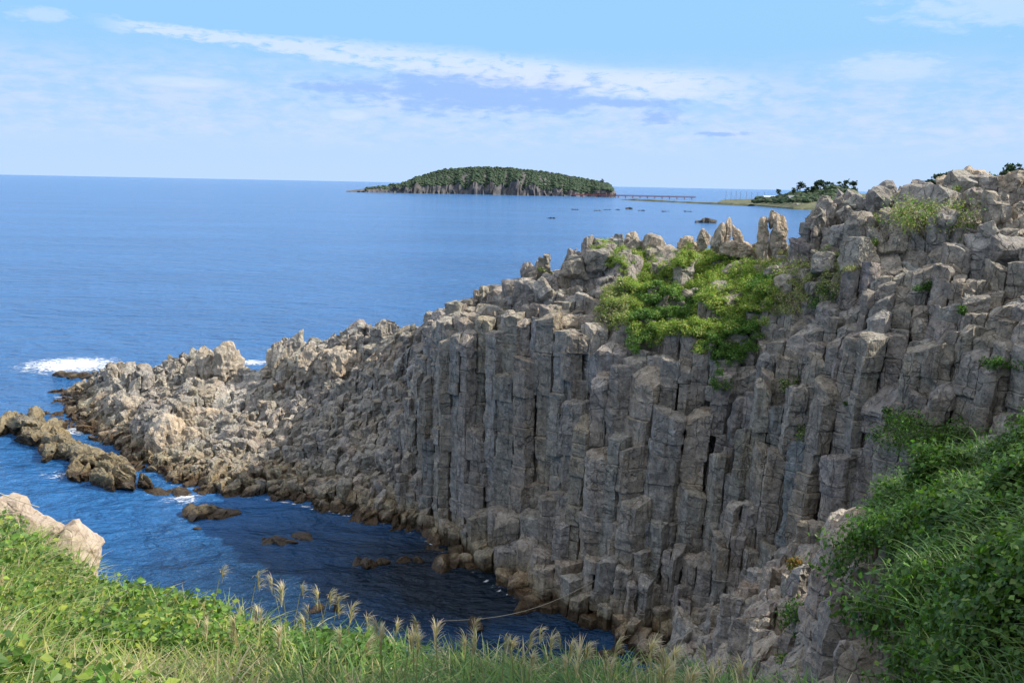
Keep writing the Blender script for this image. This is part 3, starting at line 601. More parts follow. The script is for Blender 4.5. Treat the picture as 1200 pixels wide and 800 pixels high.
def spur():
    F = FU
    def rfun(x, y):
        v, z = F.par(x, y); return np.full(len(x), .78)*(1+.4*vnoise(p3(x*.5, y*.5), 3))
    S = darts(F, rfun, (3, 12, 30, 49), -4, 17, 40000)
    x, y = S[:, 0], S[:, 1]; z0 = F.at(x, y); pp = proj(p3(x, y, z0)); ok = (pp[:, 0] < np.interp(pp[:, 1], [560, 640, 700, 800], [955, 982, 1030, 1075])) & (z0 > -2); S = S[ok]; x, y = S[:, 0], S[:, 1]
    w = np.stack([cell3(p3(x*.5, y*.5), 121), cell3(p3(x*.5, y*.5), 122)], -1)
    z = F.at(x+w[:, 0]*.7, y+w[:, 1]*.7); z = np.where(z < F.at(x, y)-4, F.at(x, y), z)+rng.normal(0, .28, len(S))+.6*cell3(p3(x*.7, y*.7), 123)
    gx = (F.at(x+.5, y)-F.at(x-.5, y)); gy = (F.at(x, y+.5)-F.at(x, y-.5)); g = np.stack([gx, gy], -1); g = g/np.maximum(1, np.hypot(gx, gy)[:, None])
    n = len(S); mb = MB(); O = columns(S, z, g*.5+rng.normal(0, .33, (n, 2)), mb, np.full(n, .16), np.stack([np.full(n, .12), np.full(n, .05)], -1), np.tile((.5, 1.7), (n, 1)), random_gen(9), floor=-4, rnd=.12)
    roughen(mb, O, .08, .10, (1.5, 1.5, .9), 1.5, 15)
    tag(mb.build('rock_spur', M_SPUR), 'broken brown rock spur running down into the inlet at the lower right', kind='structure')
    return S, z
spur()
def bank_z(x, y): z = FU.at(x, y); return np.where(z < -20, -6, z)
def _bank():
    xs = np.linspace(5, 46, 150); ys = np.linspace(5, 48, 150)
    def zf(x, y):
        z = bank_z(x, y); pp = proj(p3(x, y, z)); return z+fbm(p3(x*.6, y*.6), 8, 3)*.15-np.clip((1040-pp[:, 0])/40, 0, 1)*1.6
    o = sheet('bank', xs, ys, zf, M_SOIL); tag(o, 'steep earth bank under the bushes at the right', kind='structure')
_bank()

# ------------------------------------------------------------------ vegetation
def leaves(mb, P, N, size, cols, r_, fold=.25, aspect=.6, droop=.3):
    """one small folded leaf (4 corners, 2 triangles folded on the midrib) per point"""
    n = len(P); N = nrm(N+r_.normal(0, .55, (n, 3))); T = nrm(np.cross(N, r_.normal(0, 1, (n, 3)))); T[:, 2] -= droop; T = nrm(T); B = np.cross(N, T)
    s = (size*r_.uniform(.6, 1.3, n))[:, None]
    a = P; b = P+T*s; m = P+T*s*.45+N*s*-.06; l = m+B*s*aspect*.5+N*s*fold*.5; rr = m-B*s*aspect*.5+N*s*fold*.5
    V = np.stack([a, l, b, rr], 1).reshape(-1, 3); i = np.arange(n)*4
    t = np.concatenate([np.stack([i, i+1, i+2], -1), np.stack([i, i+2, i+3], -1)]); mb.add(V, t=t, c=np.repeat(cols, 4, 0))
def blades(mb, P, length, width, dirv, bend, cols, seg=4):
    """tapered arching blades; dirv: horizontal lean direction"""
    n = len(P); t = np.linspace(0, 1, seg+1)[None, :, None]; L = length[:, None, None]; D = dirv[:, None, :]; up = np.array([0, 0, 1.])[None, None]
    b = bend[:, None, None]
    pos = P[:, None]+L*(up*(t-b*.62*t**2.2)+D*(b*t**1.8*.95+.12*t))
    side = nrm(np.cross(dirv, np.array([0, 0, 1.])[None]))[:, None, :]; w = width[:, None, None]*(1-t**1.7)*.5+.0006
    Vl = pos+side*w; Vr = pos-side*w; V = np.stack([Vl, Vr], 2).reshape(n, -1, 3); k = (seg+1)*2
    base = (np.arange(n)*k)[:, None]; q = np.concatenate([np.stack([base+2*j, base+2*j+1, base+2*j+3, base+2*j+2], -1).reshape(-1, 4) for j in range(seg)])
    mb.add(V.reshape(-1, 3), q, c=np.repeat(cols, k, 0))
def palette(n, r_, cols, var=.18):
    cols = np.array(cols); c = cols[r_.integers(0, len(cols), n)]; return np.clip(c*(1+r_.normal(0, var, (n, 1)))*(1+r_.normal(0, .06, (n, 3))), .005, .8)
GREEN = [(.06, .13, .02), (.08, .17, .025), (.05, .11, .02), (.12, .21, .035)]
DARKG = [(.058, .135, .025), (.075, .17, .03), (.10, .20, .038), (.045, .105, .022)]
YELL = [(.20, .29, .04), (.26, .31, .05), (.14, .25, .035), (.10, .20, .03), (.30, .29, .09)]
PALEG = [(.26, .28, .13), (.32, .31, .17), (.17, .22, .07), (.36, .32, .2)]
STRAW = [(.34, .29, .16), (.42, .37, .22), (.25, .24, .09)]

def scrub_mass():
    """sunlit green scrub over the cliff shoulder"""
    r_ = np.random.default_rng(31); poly = [(690, 302), (705, 290), (735, 300), (790, 303), (860, 308), (885, 318), (900, 330), (905, 345), (890, 380), (880, 408), (860, 428), (830, 420), (800, 400), (770, 398), (745, 410), (735, 385), (722, 380), (706, 372), (716, 345), (735, 330), (720, 315)]
    X = r_.uniform(2, 26, 60000); Y = r_.uniform(50, 78, 60000); Z = np.maximum(cliff_top(X, Y), FA.at(X, Y)+.15); P = p3(X, Y, 0); P[:, 2] = Z; pp = proj(P)
    ok = inpoly(pp+r_.normal(0, 4, pp.shape), poly); C0 = P[ok]
    C0 = C0[r_.permutation(len(C0))[:6500]]
    mb = MB()
    for c in C0:
        if vnoise(c[None]*.55, 91)[0] < -.8: continue
        c = c+r_.normal(0, .18, 3); rad = r_.uniform(.18, .58); m = int(300*rad); d = nrm(r_.normal(0, 1, (m, 3))); d[:, 2] = np.abs(d[:, 2])*.85-.1; p = c+d*rad*np.array([.8, .8, 1.1])*r_.uniform(.3, 1.05, (m, 1))
        k = vnoise(c[None]*.35, 92)[0]+.35*vnoise(c[None]*1.2, 93)[0]; px = proj(c[None])[0]
        pal = YELL if k+.007*(400-px[1]) > 0 else GREEN  # yellower leaves higher up, greener below: lit top put into the leaf colour
        if px[0] < 735 and px[1] > 335: pal = PALEG+YELL
        leaves(mb, p+np.array([0, -.15, .25]), d+np.array([.5, 0, .6]), .10, palette(m, r_, pal)*1.25, r_, aspect=.7)
    poly2 = [(885, 308), (940, 296), (985, 298), (1000, 325), (975, 350), (940, 372), (905, 378), (893, 350)]
    C1 = P[inpoly(pp+r_.normal(0, 5, pp.shape), poly2)]; C1 = C1[r_.permutation(len(C1))[:900]]
    for c in C1:
        if vnoise(c[None]*.8, 95)[0] < -.3: continue
        rad = r_.uniform(.15, .45); m = int(230*rad); d = nrm(r_.normal(0, 1, (m, 3))); leaves(mb, c+np.array([0, -.2, .25])+d*rad*r_.uniform(.3, 1, (m, 1)), d+np.array([.5, 0, .6]), .11, palette(m, r_, PALEG+PALEG+YELL[:2]), r_, aspect=.6)
    tag(mb.build('scrub', M_LEAF), 'sunlit yellow green scrub covering the shoulder of the cliff', kind='stuff')
scrub_mass()
def shrub(name, label, px, py, y, rx, rz, pal, n, size=.2, twigs=0, seed=1, drop=0, group=None):
    r_ = np.random.default_rng(seed)
    if True:                  # sit on the rock surface that is really there
        ys = np.arange(34 if seed < 60 else 22, y+9, .12); q = np.array([0, 0, H])+ray(px, py)[None]*ys[:, None]; hit = np.where(q[:, 2] < np.maximum(cliff_top(q[:, 0], q[:, 1]), FU.at(q[:, 0], q[:, 1])+.1 if seed >= 60 else -9)+.05)[0]
        if len(hit): y = ys[hit[0]]-.25
    P = at(px, py, y); root = empty(name, P); mb = MB(); k = max(3, int(n/70))
    for _ in range(k):
        c = np.clip(r_.normal(0, 1, 3), -1.3, 1.3)*np.array([rx*.5, rx*.35, rz*.4]); rad = r_.uniform(.3, .6)*min(rx, rz*1.3); m = n//k; d = nrm(r_.normal(0, 1, (m, 3))); d[:, 2] = d[:, 2]*.8+.15
        leaves(mb, c+d*rad*r_.uniform(.4, 1.05, (m, 1)), d, size, palette(m, r_, pal), r_, aspect=.55)
    mb.build('foliage', M_LEAF, root)
    if twigs:
        tb = MB()
        for _ in range(twigs):
            a = np.array([r_.normal(0, rx*.4), -.2-r_.random()*.4, r_.normal(0, rz*.25)]); d = np.array([r_.normal(0, .35), -.1*r_.random()-.12, -1.0 if drop else r_.uniform(.3, 1)]); L = r_.uniform(.7, 1.8)*(drop or 1)
            tube(tb, [a, a+d*L*.5+r_.normal(0, .12, 3), a+d*L+r_.normal(0, .2, 3)], [.035, .028, .014])
        tb.build('stem', M_TWIG, root)
    return tag(root, label, 'shrub', group)
def tube(mb, pts, rad, n=5, c=None):
    pts = np.array(pts, float); rad = np.broadcast_to(rad, len(pts)); V = []
    for i in range(len(pts)):
        t = nrm(pts[min(i+1, len(pts)-1)]-pts[max(i-1, 0)]); a = np.cross(t, (0, 0, 1) if abs(t[2]) < .9 else (1, 0, 0)); a = nrm(a); b = np.cross(t, a)
        V += [pts[i]+rad[i]*(math.cos(q)*a+math.sin(q)*b) for q in np.arange(n)*2*math.pi/n]
    q = [[i*n+j, i*n+(j+1) % n, (i+1)*n+(j+1) % n, (i+1)*n+j] for i in range(len(pts)-1) for j in range(n)]
    e = len(V); V += [pts[0], pts[-1]]; m = (len(pts)-1)*n
    mb.add(np.array(V), q, [[e, (j+1) % n, j] for j in range(n)]+[[e+1, m+j, m+(j+1) % n] for j in range(n)], c)
shrub('shrub', 'pale bleached shrub hanging at the left corner of the green scrub', 722, 372, 63.0, 1.5, 1.2, PALEG, 1700, .15, 14, 1, 1)
shrub('shrub', 'pale green shrub spilling over the cliff edge in the middle right', 938, 328, 57.0, 2.3, 1.5, PALEG+YELL, 3600, .15, 34, 2, 1.3)
shrub('shrub', 'broad pale green bush under the ridge at the upper right', 1085, 256, 55.5, 3.2, 1.5, PALEG+YELL[2:4], 4800, .15, 20, 3, 1.0)
shrub('shrub', 'pale shrub hanging over the rock face left of the broad ridge bush', 1030, 262, 57, 1.2, .8, PALEG+GREEN, 900, .15, 26, 4, 1.9)
for k, (lb, px, py, y, rx, rz, pal, n) in enumerate([
    ('bright green tuft on the ledge below the ridge bush', 1018, 290, 56.5, .9, .5, GREEN+YELL, 350),
    ('green strip of growth on the ledge right of the hanging pale shrub', 985, 305, 57.5, 1.6, .4, GREEN, 420),
    ('small round green bush alone on the dark rock face at the right', 1082, 333, 52.0, .55, .4, DARKG, 190),
    ('tiny green tuft on the dark face at the far right', 1127, 366, 48.5, .4, .3, GREEN, 110),
    ('green tuft hanging in the cleft below the scrub', 842, 445, 55.0, .8, .9, GREEN, 330),
    ('small tuft on the ledge of the pale blocks at mid right', 950, 505, 50.0, 1.1, .5, GREEN+PALEG, 360),
    ('thin tuft in the joint between columns below the pale shrub', 925, 455, 53.0, .6, .8, GREEN+PALEG, 190),
    ('tiny tuft at the joint right of the mid cliff ledge', 994, 468, 50.0, .35, .35, GREEN, 90),
    ('dark green bush on the high ledge at the right edge', 1185, 428, 42.0, 1.1, .55, DARKG, 420),
    ('yellow green cushion on the top of the ridge', 1128, 226, 58.0, .9, .35, YELL, 260),
    ('bright green cushion under the ridge knob', 1152, 212, 58.5, .5, .4, GREEN, 150),
    ('yellowed grass cushion in front of the twin stack', 872, 292, 66.5, 1.4, .3, YELL, 260),
    ('small bush at the top left corner of the scrub', 700, 298, 73.0, 1.1, .4, YELL, 280),
    ('low grassy cushion on the left cliff rim', 634, 318, 76.5, 1.0, .3, PALEG+GREEN, 160),
    ('green ledge plants left of the hanging shrub roots', 960, 350, 56.0, .8, .9, GREEN, 330),
    ('yellow green plants in the cleft right of the scrub', 895, 350, 58.5, .5, 1.0, YELL+GREEN, 300)]):
    shrub('shrub', lb, px, py, y, rx*1.15, rz*1.15, pal, int(n*2.1), .15, 0, 20+k)

def bank_mass():
    r_ = np.random.default_rng(41); n = 26000
    X = r_.uniform(6, 34, n*6); Y = r_.uniform(7, 41, n*6); Z = bank_z(X, Y); P = p3(X, Y, 0); P[:, 2] = Z; pp = proj(P)
    left = np.interp(pp[:, 1], [520, 560, 620, 700, 760, 820], [1090, 1066, 1040, 1046, 1066, 1085])+34*vnoise(P*.7, 5)+14*vnoise(P*2.1, 6)
    ok = (pp[:, 0] > left) & (pp[:, 0] < 1420) & (pp[:, 1] < 950) & (Z > 2)
    P = P[ok][:n]; lump = .95*np.maximum(0, fbm(P*np.array([.75, .75, .5]), 44, 4)+.12)*2
    e = .4; N = nrm(np.stack([-(bank_z(P[:, 0]+e, P[:, 1])-bank_z(P[:, 0]-e, P[:, 1]))/(2*e), -(bank_z(P[:, 0], P[:, 1]+e)-bank_z(P[:, 0], P[:, 1]-e))/(2*e), np.ones(len(P))], -1))
    kind = vnoise(P*.32, 47)+.4*vnoise(P*.9, 48)
    mb = MB()
    # leafy clumps
    sel = np.where(kind > -.5)[0]
    for rep in range(8):
        q = P[sel]+N[sel]*(lump[sel]*r_.uniform(.5, 1.1, len(sel))+r_.uniform(0, .35, len(sel)))[:, None]+r_.normal(0, .12, (len(sel), 3))
        tone = 1+.35*vnoise(P[sel]*.8, 49)[:, None]
        leaves(mb, q, N[sel], .085+.075*np.clip(vnoise(P[sel]*.45, 46)+.5, 0, 1), palette(len(sel), r_, DARKG+GREEN+YELL[2:4])*tone, r_, aspect=.85, droop=.45)
    tag(mb.build('bank_leaves', M_LEAF), 'dark green leafy creepers blanketing the bank at the right', kind='stuff')
    gb = MB(); sel = np.where(kind < .22)[0][::2]
    for rep in range(2):
        q = P[sel]+N[sel]*(lump[sel]*.7)[:, None]+r_.normal(0, .15, (len(sel), 3)); a = r_.uniform(0, 6.28, len(sel)); d = np.stack([np.cos(a), np.sin(a), 0*a], -1)+N[sel]*np.array([1, 1, 0])*1.2; d[:, 2] = 0; d = nrm(d)
        blades(gb, q, r_.uniform(.4, .95, len(sel)), r_.uniform(.022, .042, len(sel)), d, r_.uniform(.55, 1.1, len(sel)), palette(len(sel), r_, DARKG+GREEN*2+[(.14, .17, .05)]), 4)
    tag(gb.build('bank_grass', M_GRASS), 'long arching green grass among the creepers on the right bank', kind='stuff')
bank_mass()
# ledge growth behind the bank and tufts on the spur
for k, (lb, px, py, y, rx, rz, pal, n, sz) in enumerate([
    ('green bushes on the ledge between the bank and the cliff', 1080, 508, 41, 2.8, 1.3, DARKG+GREEN*2+YELL[2:4], 4600, .14),
    ('green bushes on the ledge nearer the right edge behind the bank', 1140, 520, 38, 2.0, 1.1, DARKG+GREEN*2, 3400, .14),
    ('creepers climbing the rock above the ledge bushes', 1050, 486, 44, .9, .5, DARKG, 420, .17),
    ('yellowing orange leaved creeper running down the spur', 935, 672, 38.5, .55, 1.1, [(.20, .15, .03), (.15, .17, .03), (.24, .13, .03)], 520, .14),
    ('olive bush at the top of the rock spur beside the bank', 988, 642, 35.0, 1.0, .8, GREEN+[(.12, .12, .04)], 900, .15),
    ('green grassy tuft low on the rock spur', 948, 728, 32.0, 1.2, .8, GREEN+DARKG, 900, .14),
    ('yellow green tuft at the foot of the rock spur', 918, 772, 30.0, .6, .5, YELL+GREEN, 400, .13),
    ('small dry bush on the middle of the rock spur', 975, 745, 28.0, .4, .35, STRAW+GREEN, 200, .12)]):
    shrub('shrub', lb, px, py, y, rx, rz, pal, n, sz, 0, 60+k)

def fz(x, y): return FF.at(x, y)
def fore():
    r_ = np.random.default_rng(51); n = 30000
    X = r_.uniform(-9.5, 8.5, n*3); Y = r_.uniform(2.8, 12, n*3); Z = fz(X, Y); P = p3(X, Y, 0); P[:, 2] = Z; pp = proj(P); V, _ = FF.par(X, Y)
    ok = (V < 3.25) & (pp[:, 0] > -160) & (pp[:, 0] < 1300) & (pp[:, 1] < 1000) & (Z > 10)
    P = P[ok][:n]; k1 = vnoise(P*.55, 52)+.5*vnoise(P*1.6, 53); px = proj(P)[:, 0]
    left = np.clip((430-px)/260, 0, 1)
    # tussocks: blades fan out and arch over from shared roots
    nt_ = 4800; Ct = P[r_.permutation(len(P))[:nt_]]; per = r_.integers(14, 30, nt_); ti = np.repeat(np.arange(nt_), per); m = len(ti); tall = np.exp(r_.normal(0, .28, nt_))*(1+.3*vnoise(Ct*1.3, 58))
    base = Ct[ti]+np.stack([r_.normal(0, .05, m), r_.normal(0, .05, m), np.zeros(m)], -1); a = r_.uniform(0, 6.28, m); wind = np.array([-.5, -.25, 0]); d = nrm(np.stack([np.cos(a), np.sin(a), 0*a], -1)+wind)
    px = proj(Ct)[:, 0]; left = np.clip((470-px)/280, 0, 1); yk = (left*.75+.15+.25*vnoise(Ct*1.1, 53))[ti]
    colA = palette(m, r_, GREEN+DARKG[1:3]+[(.15, .22, .05)]); colB = palette(m, r_, [(.24, .30, .06), (.30, .33, .09), (.17, .26, .045), (.40, .37, .18)]); col = np.where((r_.random(m) < yk)[:, None], colB, colA)
    dry = r_.random(m) < .07+.22*(vnoise(Ct*.9, 57)[ti] > .35); col = np.where(dry[:, None], palette(m, r_, STRAW), col)
    gb = MB(); blades(gb, base, np.minimum(r_.uniform(.18, .52, m)*tall[ti], .66), r_.uniform(.010, .027, m), d, r_.uniform(.3, 1.15, m), col, 5)
    px = proj(P)[:, 0]; left = np.clip((430-px)/260, 0, 1)
    tag(gb.build('meadow_grass', M_GRASS), 'tangled long green grass on the foreground cliff edge', kind='stuff')
    lb = MB(); sel = (vnoise(P*.8+9, 54)+.45*left+.25*vnoise(P*2.2, 55) > .50); Q = P[sel]
    for rep in range(3):
        q = Q+np.stack([r_.normal(0, .08, len(Q)), r_.normal(0, .08, len(Q)), r_.uniform(.12, .5, len(Q))], -1)
        pl = np.where((left[sel] > .35)[:, None], palette(len(Q), r_, YELL[:4]+GREEN), palette(len(Q), r_, GREEN+DARKG))
        leaves(lb, q, np.tile((0, -.3, 1.), (len(Q), 1)), .035+.05*np.clip(vnoise(Q*1.3, 59)+.5, 0, 1), pl, r_, aspect=.75, droop=.25)
    tag(lb.build('weed_leaves', M_LEAF), 'leafy weeds growing through the foreground grass', kind='stuff')
fore()

# feathery plumes: five shapes, then copies
def plume_meshes(seed):
    r_ = np.random.default_rng(seed); mb = MB(); n = 46; L = .26*r_.uniform(.8, 1.25); t = r_.uniform(0, 1, n)**.8; base = np.stack([0*t, 0*t, -L*.75*(1-t)], -1)
    spread = r_.uniform(.25, .8); a = r_.normal(.0, spread, n); d = nrm(np.stack([np.cos(a)*1.0, np.sin(a)*.7, 0*a], -1))
    blades(mb, base, r_.uniform(.5, 1.0, n)*L*.72, np.full(n, .0075), d, r_.uniform(.25, .8, n), palette(n, r_, [(.58, .5, .36), (.64, .57, .43), (.5, .41, .28)], .12), 3)
    return mb.mesh('plume', M_PLUME)
PLM = [plume_meshes(500+k) for k in range(6)]
def stem_mesh():
    mb = MB(); tube(mb, [(0, 0, 0), (0, 0, .5), (0, 0, 1)], [.0045, .004, .003], 4, (.30, .28, .12)); return mb.mesh('stalk', M_GRASS)
STM = stem_mesh()
def pampas(px, py, y, lean, ang, sc, kind, label):
    top = at(px, py, y); x0, y0 = top[0]-lean*math.cos(ang), top[1]-lean*.3; z0 = float(fz(np.array([x0]), np.array([y0]))[0])-.03
    root = empty('pampas_grass', (x0, y0, z0)); dv = top-np.array([x0, y0, z0]); L = np.linalg.norm(dv)
    from mathutils import Vector
    rot = Vector(dv).to_track_quat('Z', 'Y').to_euler()
    s = link('stalk', STM, root); s.scale = (1, 1, L*.93); s.rotation_euler = rot
    p = link('plume', PLM[kind], root, dv); p.scale = (sc*.88,)*3; p.rotation_euler = (rot[0], rot[1], ang)
    return tag(root, label, 'pampas grass', 'pampas plumes along the foreground edge')
PL = [(259, 668), (301, 675), (319, 680), (331, 691), (353, 688), (373, 695), (385, 697), (395, 705), (411, 714), (430, 725), (486, 734), (546, 751), (600, 751), (621, 745), (632, 740), (645, 749), (657, 747), (668, 758), (687, 760), (722, 755), (709, 777), (764, 755), (741, 777), (790, 766), (827, 762), (805, 785), (820, 789)]
for k, (px, py) in enumerate(PL):
    lb = 'pale feathery pampas plume nodding above the grass at the cliff edge'
    if k == 0: lb = 'lone upright pampas plume standing left of all the others against the water'
    pampas(px, py, 9.0-.0022*px+rng.uniform(-.2, .3), rng.uniform(.03, .22), rng.uniform(-.6, .6)+(math.pi if rng.random() < .35 else 0), rng.uniform(.75, 1.15), k % 6, lb)
for k in range(46):
    px = rng.uniform(230, 880); py = 690+.10*(px-230)+rng.uniform(8, 55); y = 8.2-.0022*px-rng.uniform(0, 1.3)
    if py > 796: py = 796-rng.uniform(0, 18)
    pampas(px, py, y, rng.uniform(.05, .25), rng.uniform(0, 6.28), rng.uniform(.6, .95), k % 6, 'pale feathery pampas plume nodding above the grass at the cliff edge')

# sunlit rock at the left edge
P = at(70, 650, 11.0)
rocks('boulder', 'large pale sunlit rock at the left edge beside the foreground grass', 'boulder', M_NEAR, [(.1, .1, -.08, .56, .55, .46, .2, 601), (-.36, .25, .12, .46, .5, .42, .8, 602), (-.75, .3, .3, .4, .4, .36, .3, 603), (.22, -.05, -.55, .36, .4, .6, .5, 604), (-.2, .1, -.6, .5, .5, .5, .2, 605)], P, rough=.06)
mb = MB(); a = at(-60, 545, 10.2); b_ = at(46, 594, 11.0); tube(mb, [a+(b_-a)*t+np.array([0, 0, -.06*math.sin(math.pi*t)]) for t in np.linspace(0, 1, 9)], .006, 5, (.6, .55, .45))
tag(mb.build('rope', plain_mat('rope', (.34, .32, .27))), 'thin rope running down to the pale rock at the left edge', 'rope')
mb = MB(); a = atz(520, 727, .3); b_ = at(738, 655, 54.2); tube(mb, [a+(b_-a)*t+np.array([0, 0, -1.2*math.sin(math.pi*t)]) for t in np.linspace(0, 1, 15)], .018, 5, (.5, .47, .4))
tag(mb.build('rope', bpy.data.materials['rope']), 'long rope slung from the cliff face across the dark inlet water', 'rope')

# ------------------------------------------------------------------ island and far shore
M_ISLE = rock_mat('island_rock', (.055, .055, .06), (.10, .097, .098), (.19, .178, .16), (1.05, .95, .85, 1), wet=False, fine=.06, bump=.3)
M_TREE = leaf_mat('far_foliage', .15, .8)
def crown_blobs(mb, pts, rad, r_, cols, sub=2, flat=.8):
    for p, rd in zip(pts, rad):
        V, T = ICO[sub]; V = V*np.array([1, 1, flat])*rd; V = V*(1+.35*vnoise(V*2.4/rd+p[None]*.37, 7))[:, None]
        mb.add(V+p, t=T, c=palette(1, r_, cols)[0])
def island():
    r_ = np.random.default_rng(71)
    sky = [(405, 223.8), (425, 221.5), (450, 218.5), (470, 215), (495, 206), (520, 199), (560, 196), (600, 197.5), (640, 202), (680, 209), (700, 213), (714, 216), (722, 225)]
    us = np.linspace(405, 722, 190); top = np.interp(us, *zip(*sky)); n = len(us); rows = []
    cl = np.interp(us, [405, 460, 500, 560, 620, 660, 690, 722], [.9, .8, .52, .42, .5, .28, .25, .9])
    for f in (0, .02, .5, 1, 1.5, 2, 2.5, 3, 3.5, 4):
        row = []
        for k, u in enumerate(us):
            wl = 225.0+(u-405)*.0196; w = atz(u, wl); y0 = w[1]; t_ = at(u, top[k], y0+110); h = max(t_[2], .5); e = vnoise(np.array([[u*.09, 0, 0]]), 3)[0]*9+vnoise(np.array([[u*.5, f*2.5, 2]]), 3)[0]*7
            if f == 0: p = (w[0], y0+e, -2)
            elif f <= 1: p = (w[0]+0, y0+e+4+8*f, h*cl[k]*(.8+.35*vnoise(np.array([[u*.16, 0, 5]]), 6)[0])*f+vnoise(np.array([[u*.4, f*3, 1]]), 4)[0]*2.0*f)
            elif f <= 2: t = f-1; p = (w[0]*(1-t)+t_[0]*t, y0+e*(1-t)+12+98*t, h*cl[k]*.8*(1-t)+h*t)
            else: t = (f-2)/2; p = (t_[0], y0+110+120*t, h*(1-t)-3*t)
            row.append(p)
        rows.append(row)
    V = np.array(rows).reshape(-1, 3); i = np.arange(len(rows)*n).reshape(len(rows), n); q = np.stack([i[:-1, :-1], i[:-1, 1:], i[1:, 1:], i[1:, :-1]], -1).reshape(-1, 4)
    mb = MB(); mb.add(V, q); tag(mb.build('island', M_ISLE), 'low rocky island with a pale cliff band far across the water', kind='structure')
    R3 = np.array(rows); mb = MB(); pts = []
    for _ in range(8000):
        k = r_.integers(14, n-3); t = r_.uniform(.0, 1.25); a, b2 = (R3[3], R3[5]) if t <= 1 else (R3[5], R3[9]); tt = t if t <= 1 else (t-1)
        p = a[k]*(1-tt)+b2[k]*tt; 
        if us[k] < 478 and r_.random() < .75: continue
        pts.append(p+np.array([r_.normal(0, 1.5), 0, 1.0]))
    crown_blobs(mb, pts, np.clip(r_.lognormal(.95, .35, len(pts)), 1.4, 5.2), r_, [(.038, .066, .034), (.042, .072, .036), (.046, .077, .038)], 1)
    tag(mb.build('island_forest', M_TREE, smooth=True), 'dark green forest mantling the top of the far island', kind='stuff')
island()
def far_tree(label, px, py, y, h, kind, seed, group):
    r_ = np.random.default_rng(seed); t = at(px, py, y); root = empty('pine_tree', (t[0], t[1], t[2]-h)); mb = MB()
    tube(mb, [(0, 0, -.6), (h*.02, 0, h*.5), (h*.05, 0, h*.92)], [h*.03, h*.022, h*.01], 6)
    for s in (-1, 1): tube(mb, [(h*.02, 0, h*.55), (s*h*.16, 0, h*.74)], [h*.014, h*.006], 4)
    mb.build('trunk', M_BARK, root); mb = MB(); n = 9; pts = []; rad = []
    for k in range(n):
        zz = r_.uniform(.42, .97)*h; sp = h*(.26 if kind else .2)*(1.2-zz/h); pts.append(np.array([r_.normal(0, sp), r_.normal(0, sp), zz])); rad.append(h*r_.uniform(.08, .15))
    for p, rd in zip(pts, rad):
        m = 60; d = nrm(r_.normal(0, 1, (m, 3))); leaves(mb, p+d*np.array([1.5, 1.5, .6])*rd*r_.uniform(.3, 1, (m, 1)), d, rd*.75, palette(m, r_, [(.018, .042, .016), (.03, .06, .02), (.022, .05, .022)]), r_, aspect=.8)
    mb.build('crown', M_TREE, root); return tag(root, label, 'pine tree', group)
far_tree('round crowned pine at the right end of the far island', 706, 209.5, 2380, 16, 1, 81, None)
far_tree('small pine beside the round crowned pine on the island tip', 693, 210.5, 2385, 11, 1, 82, None)

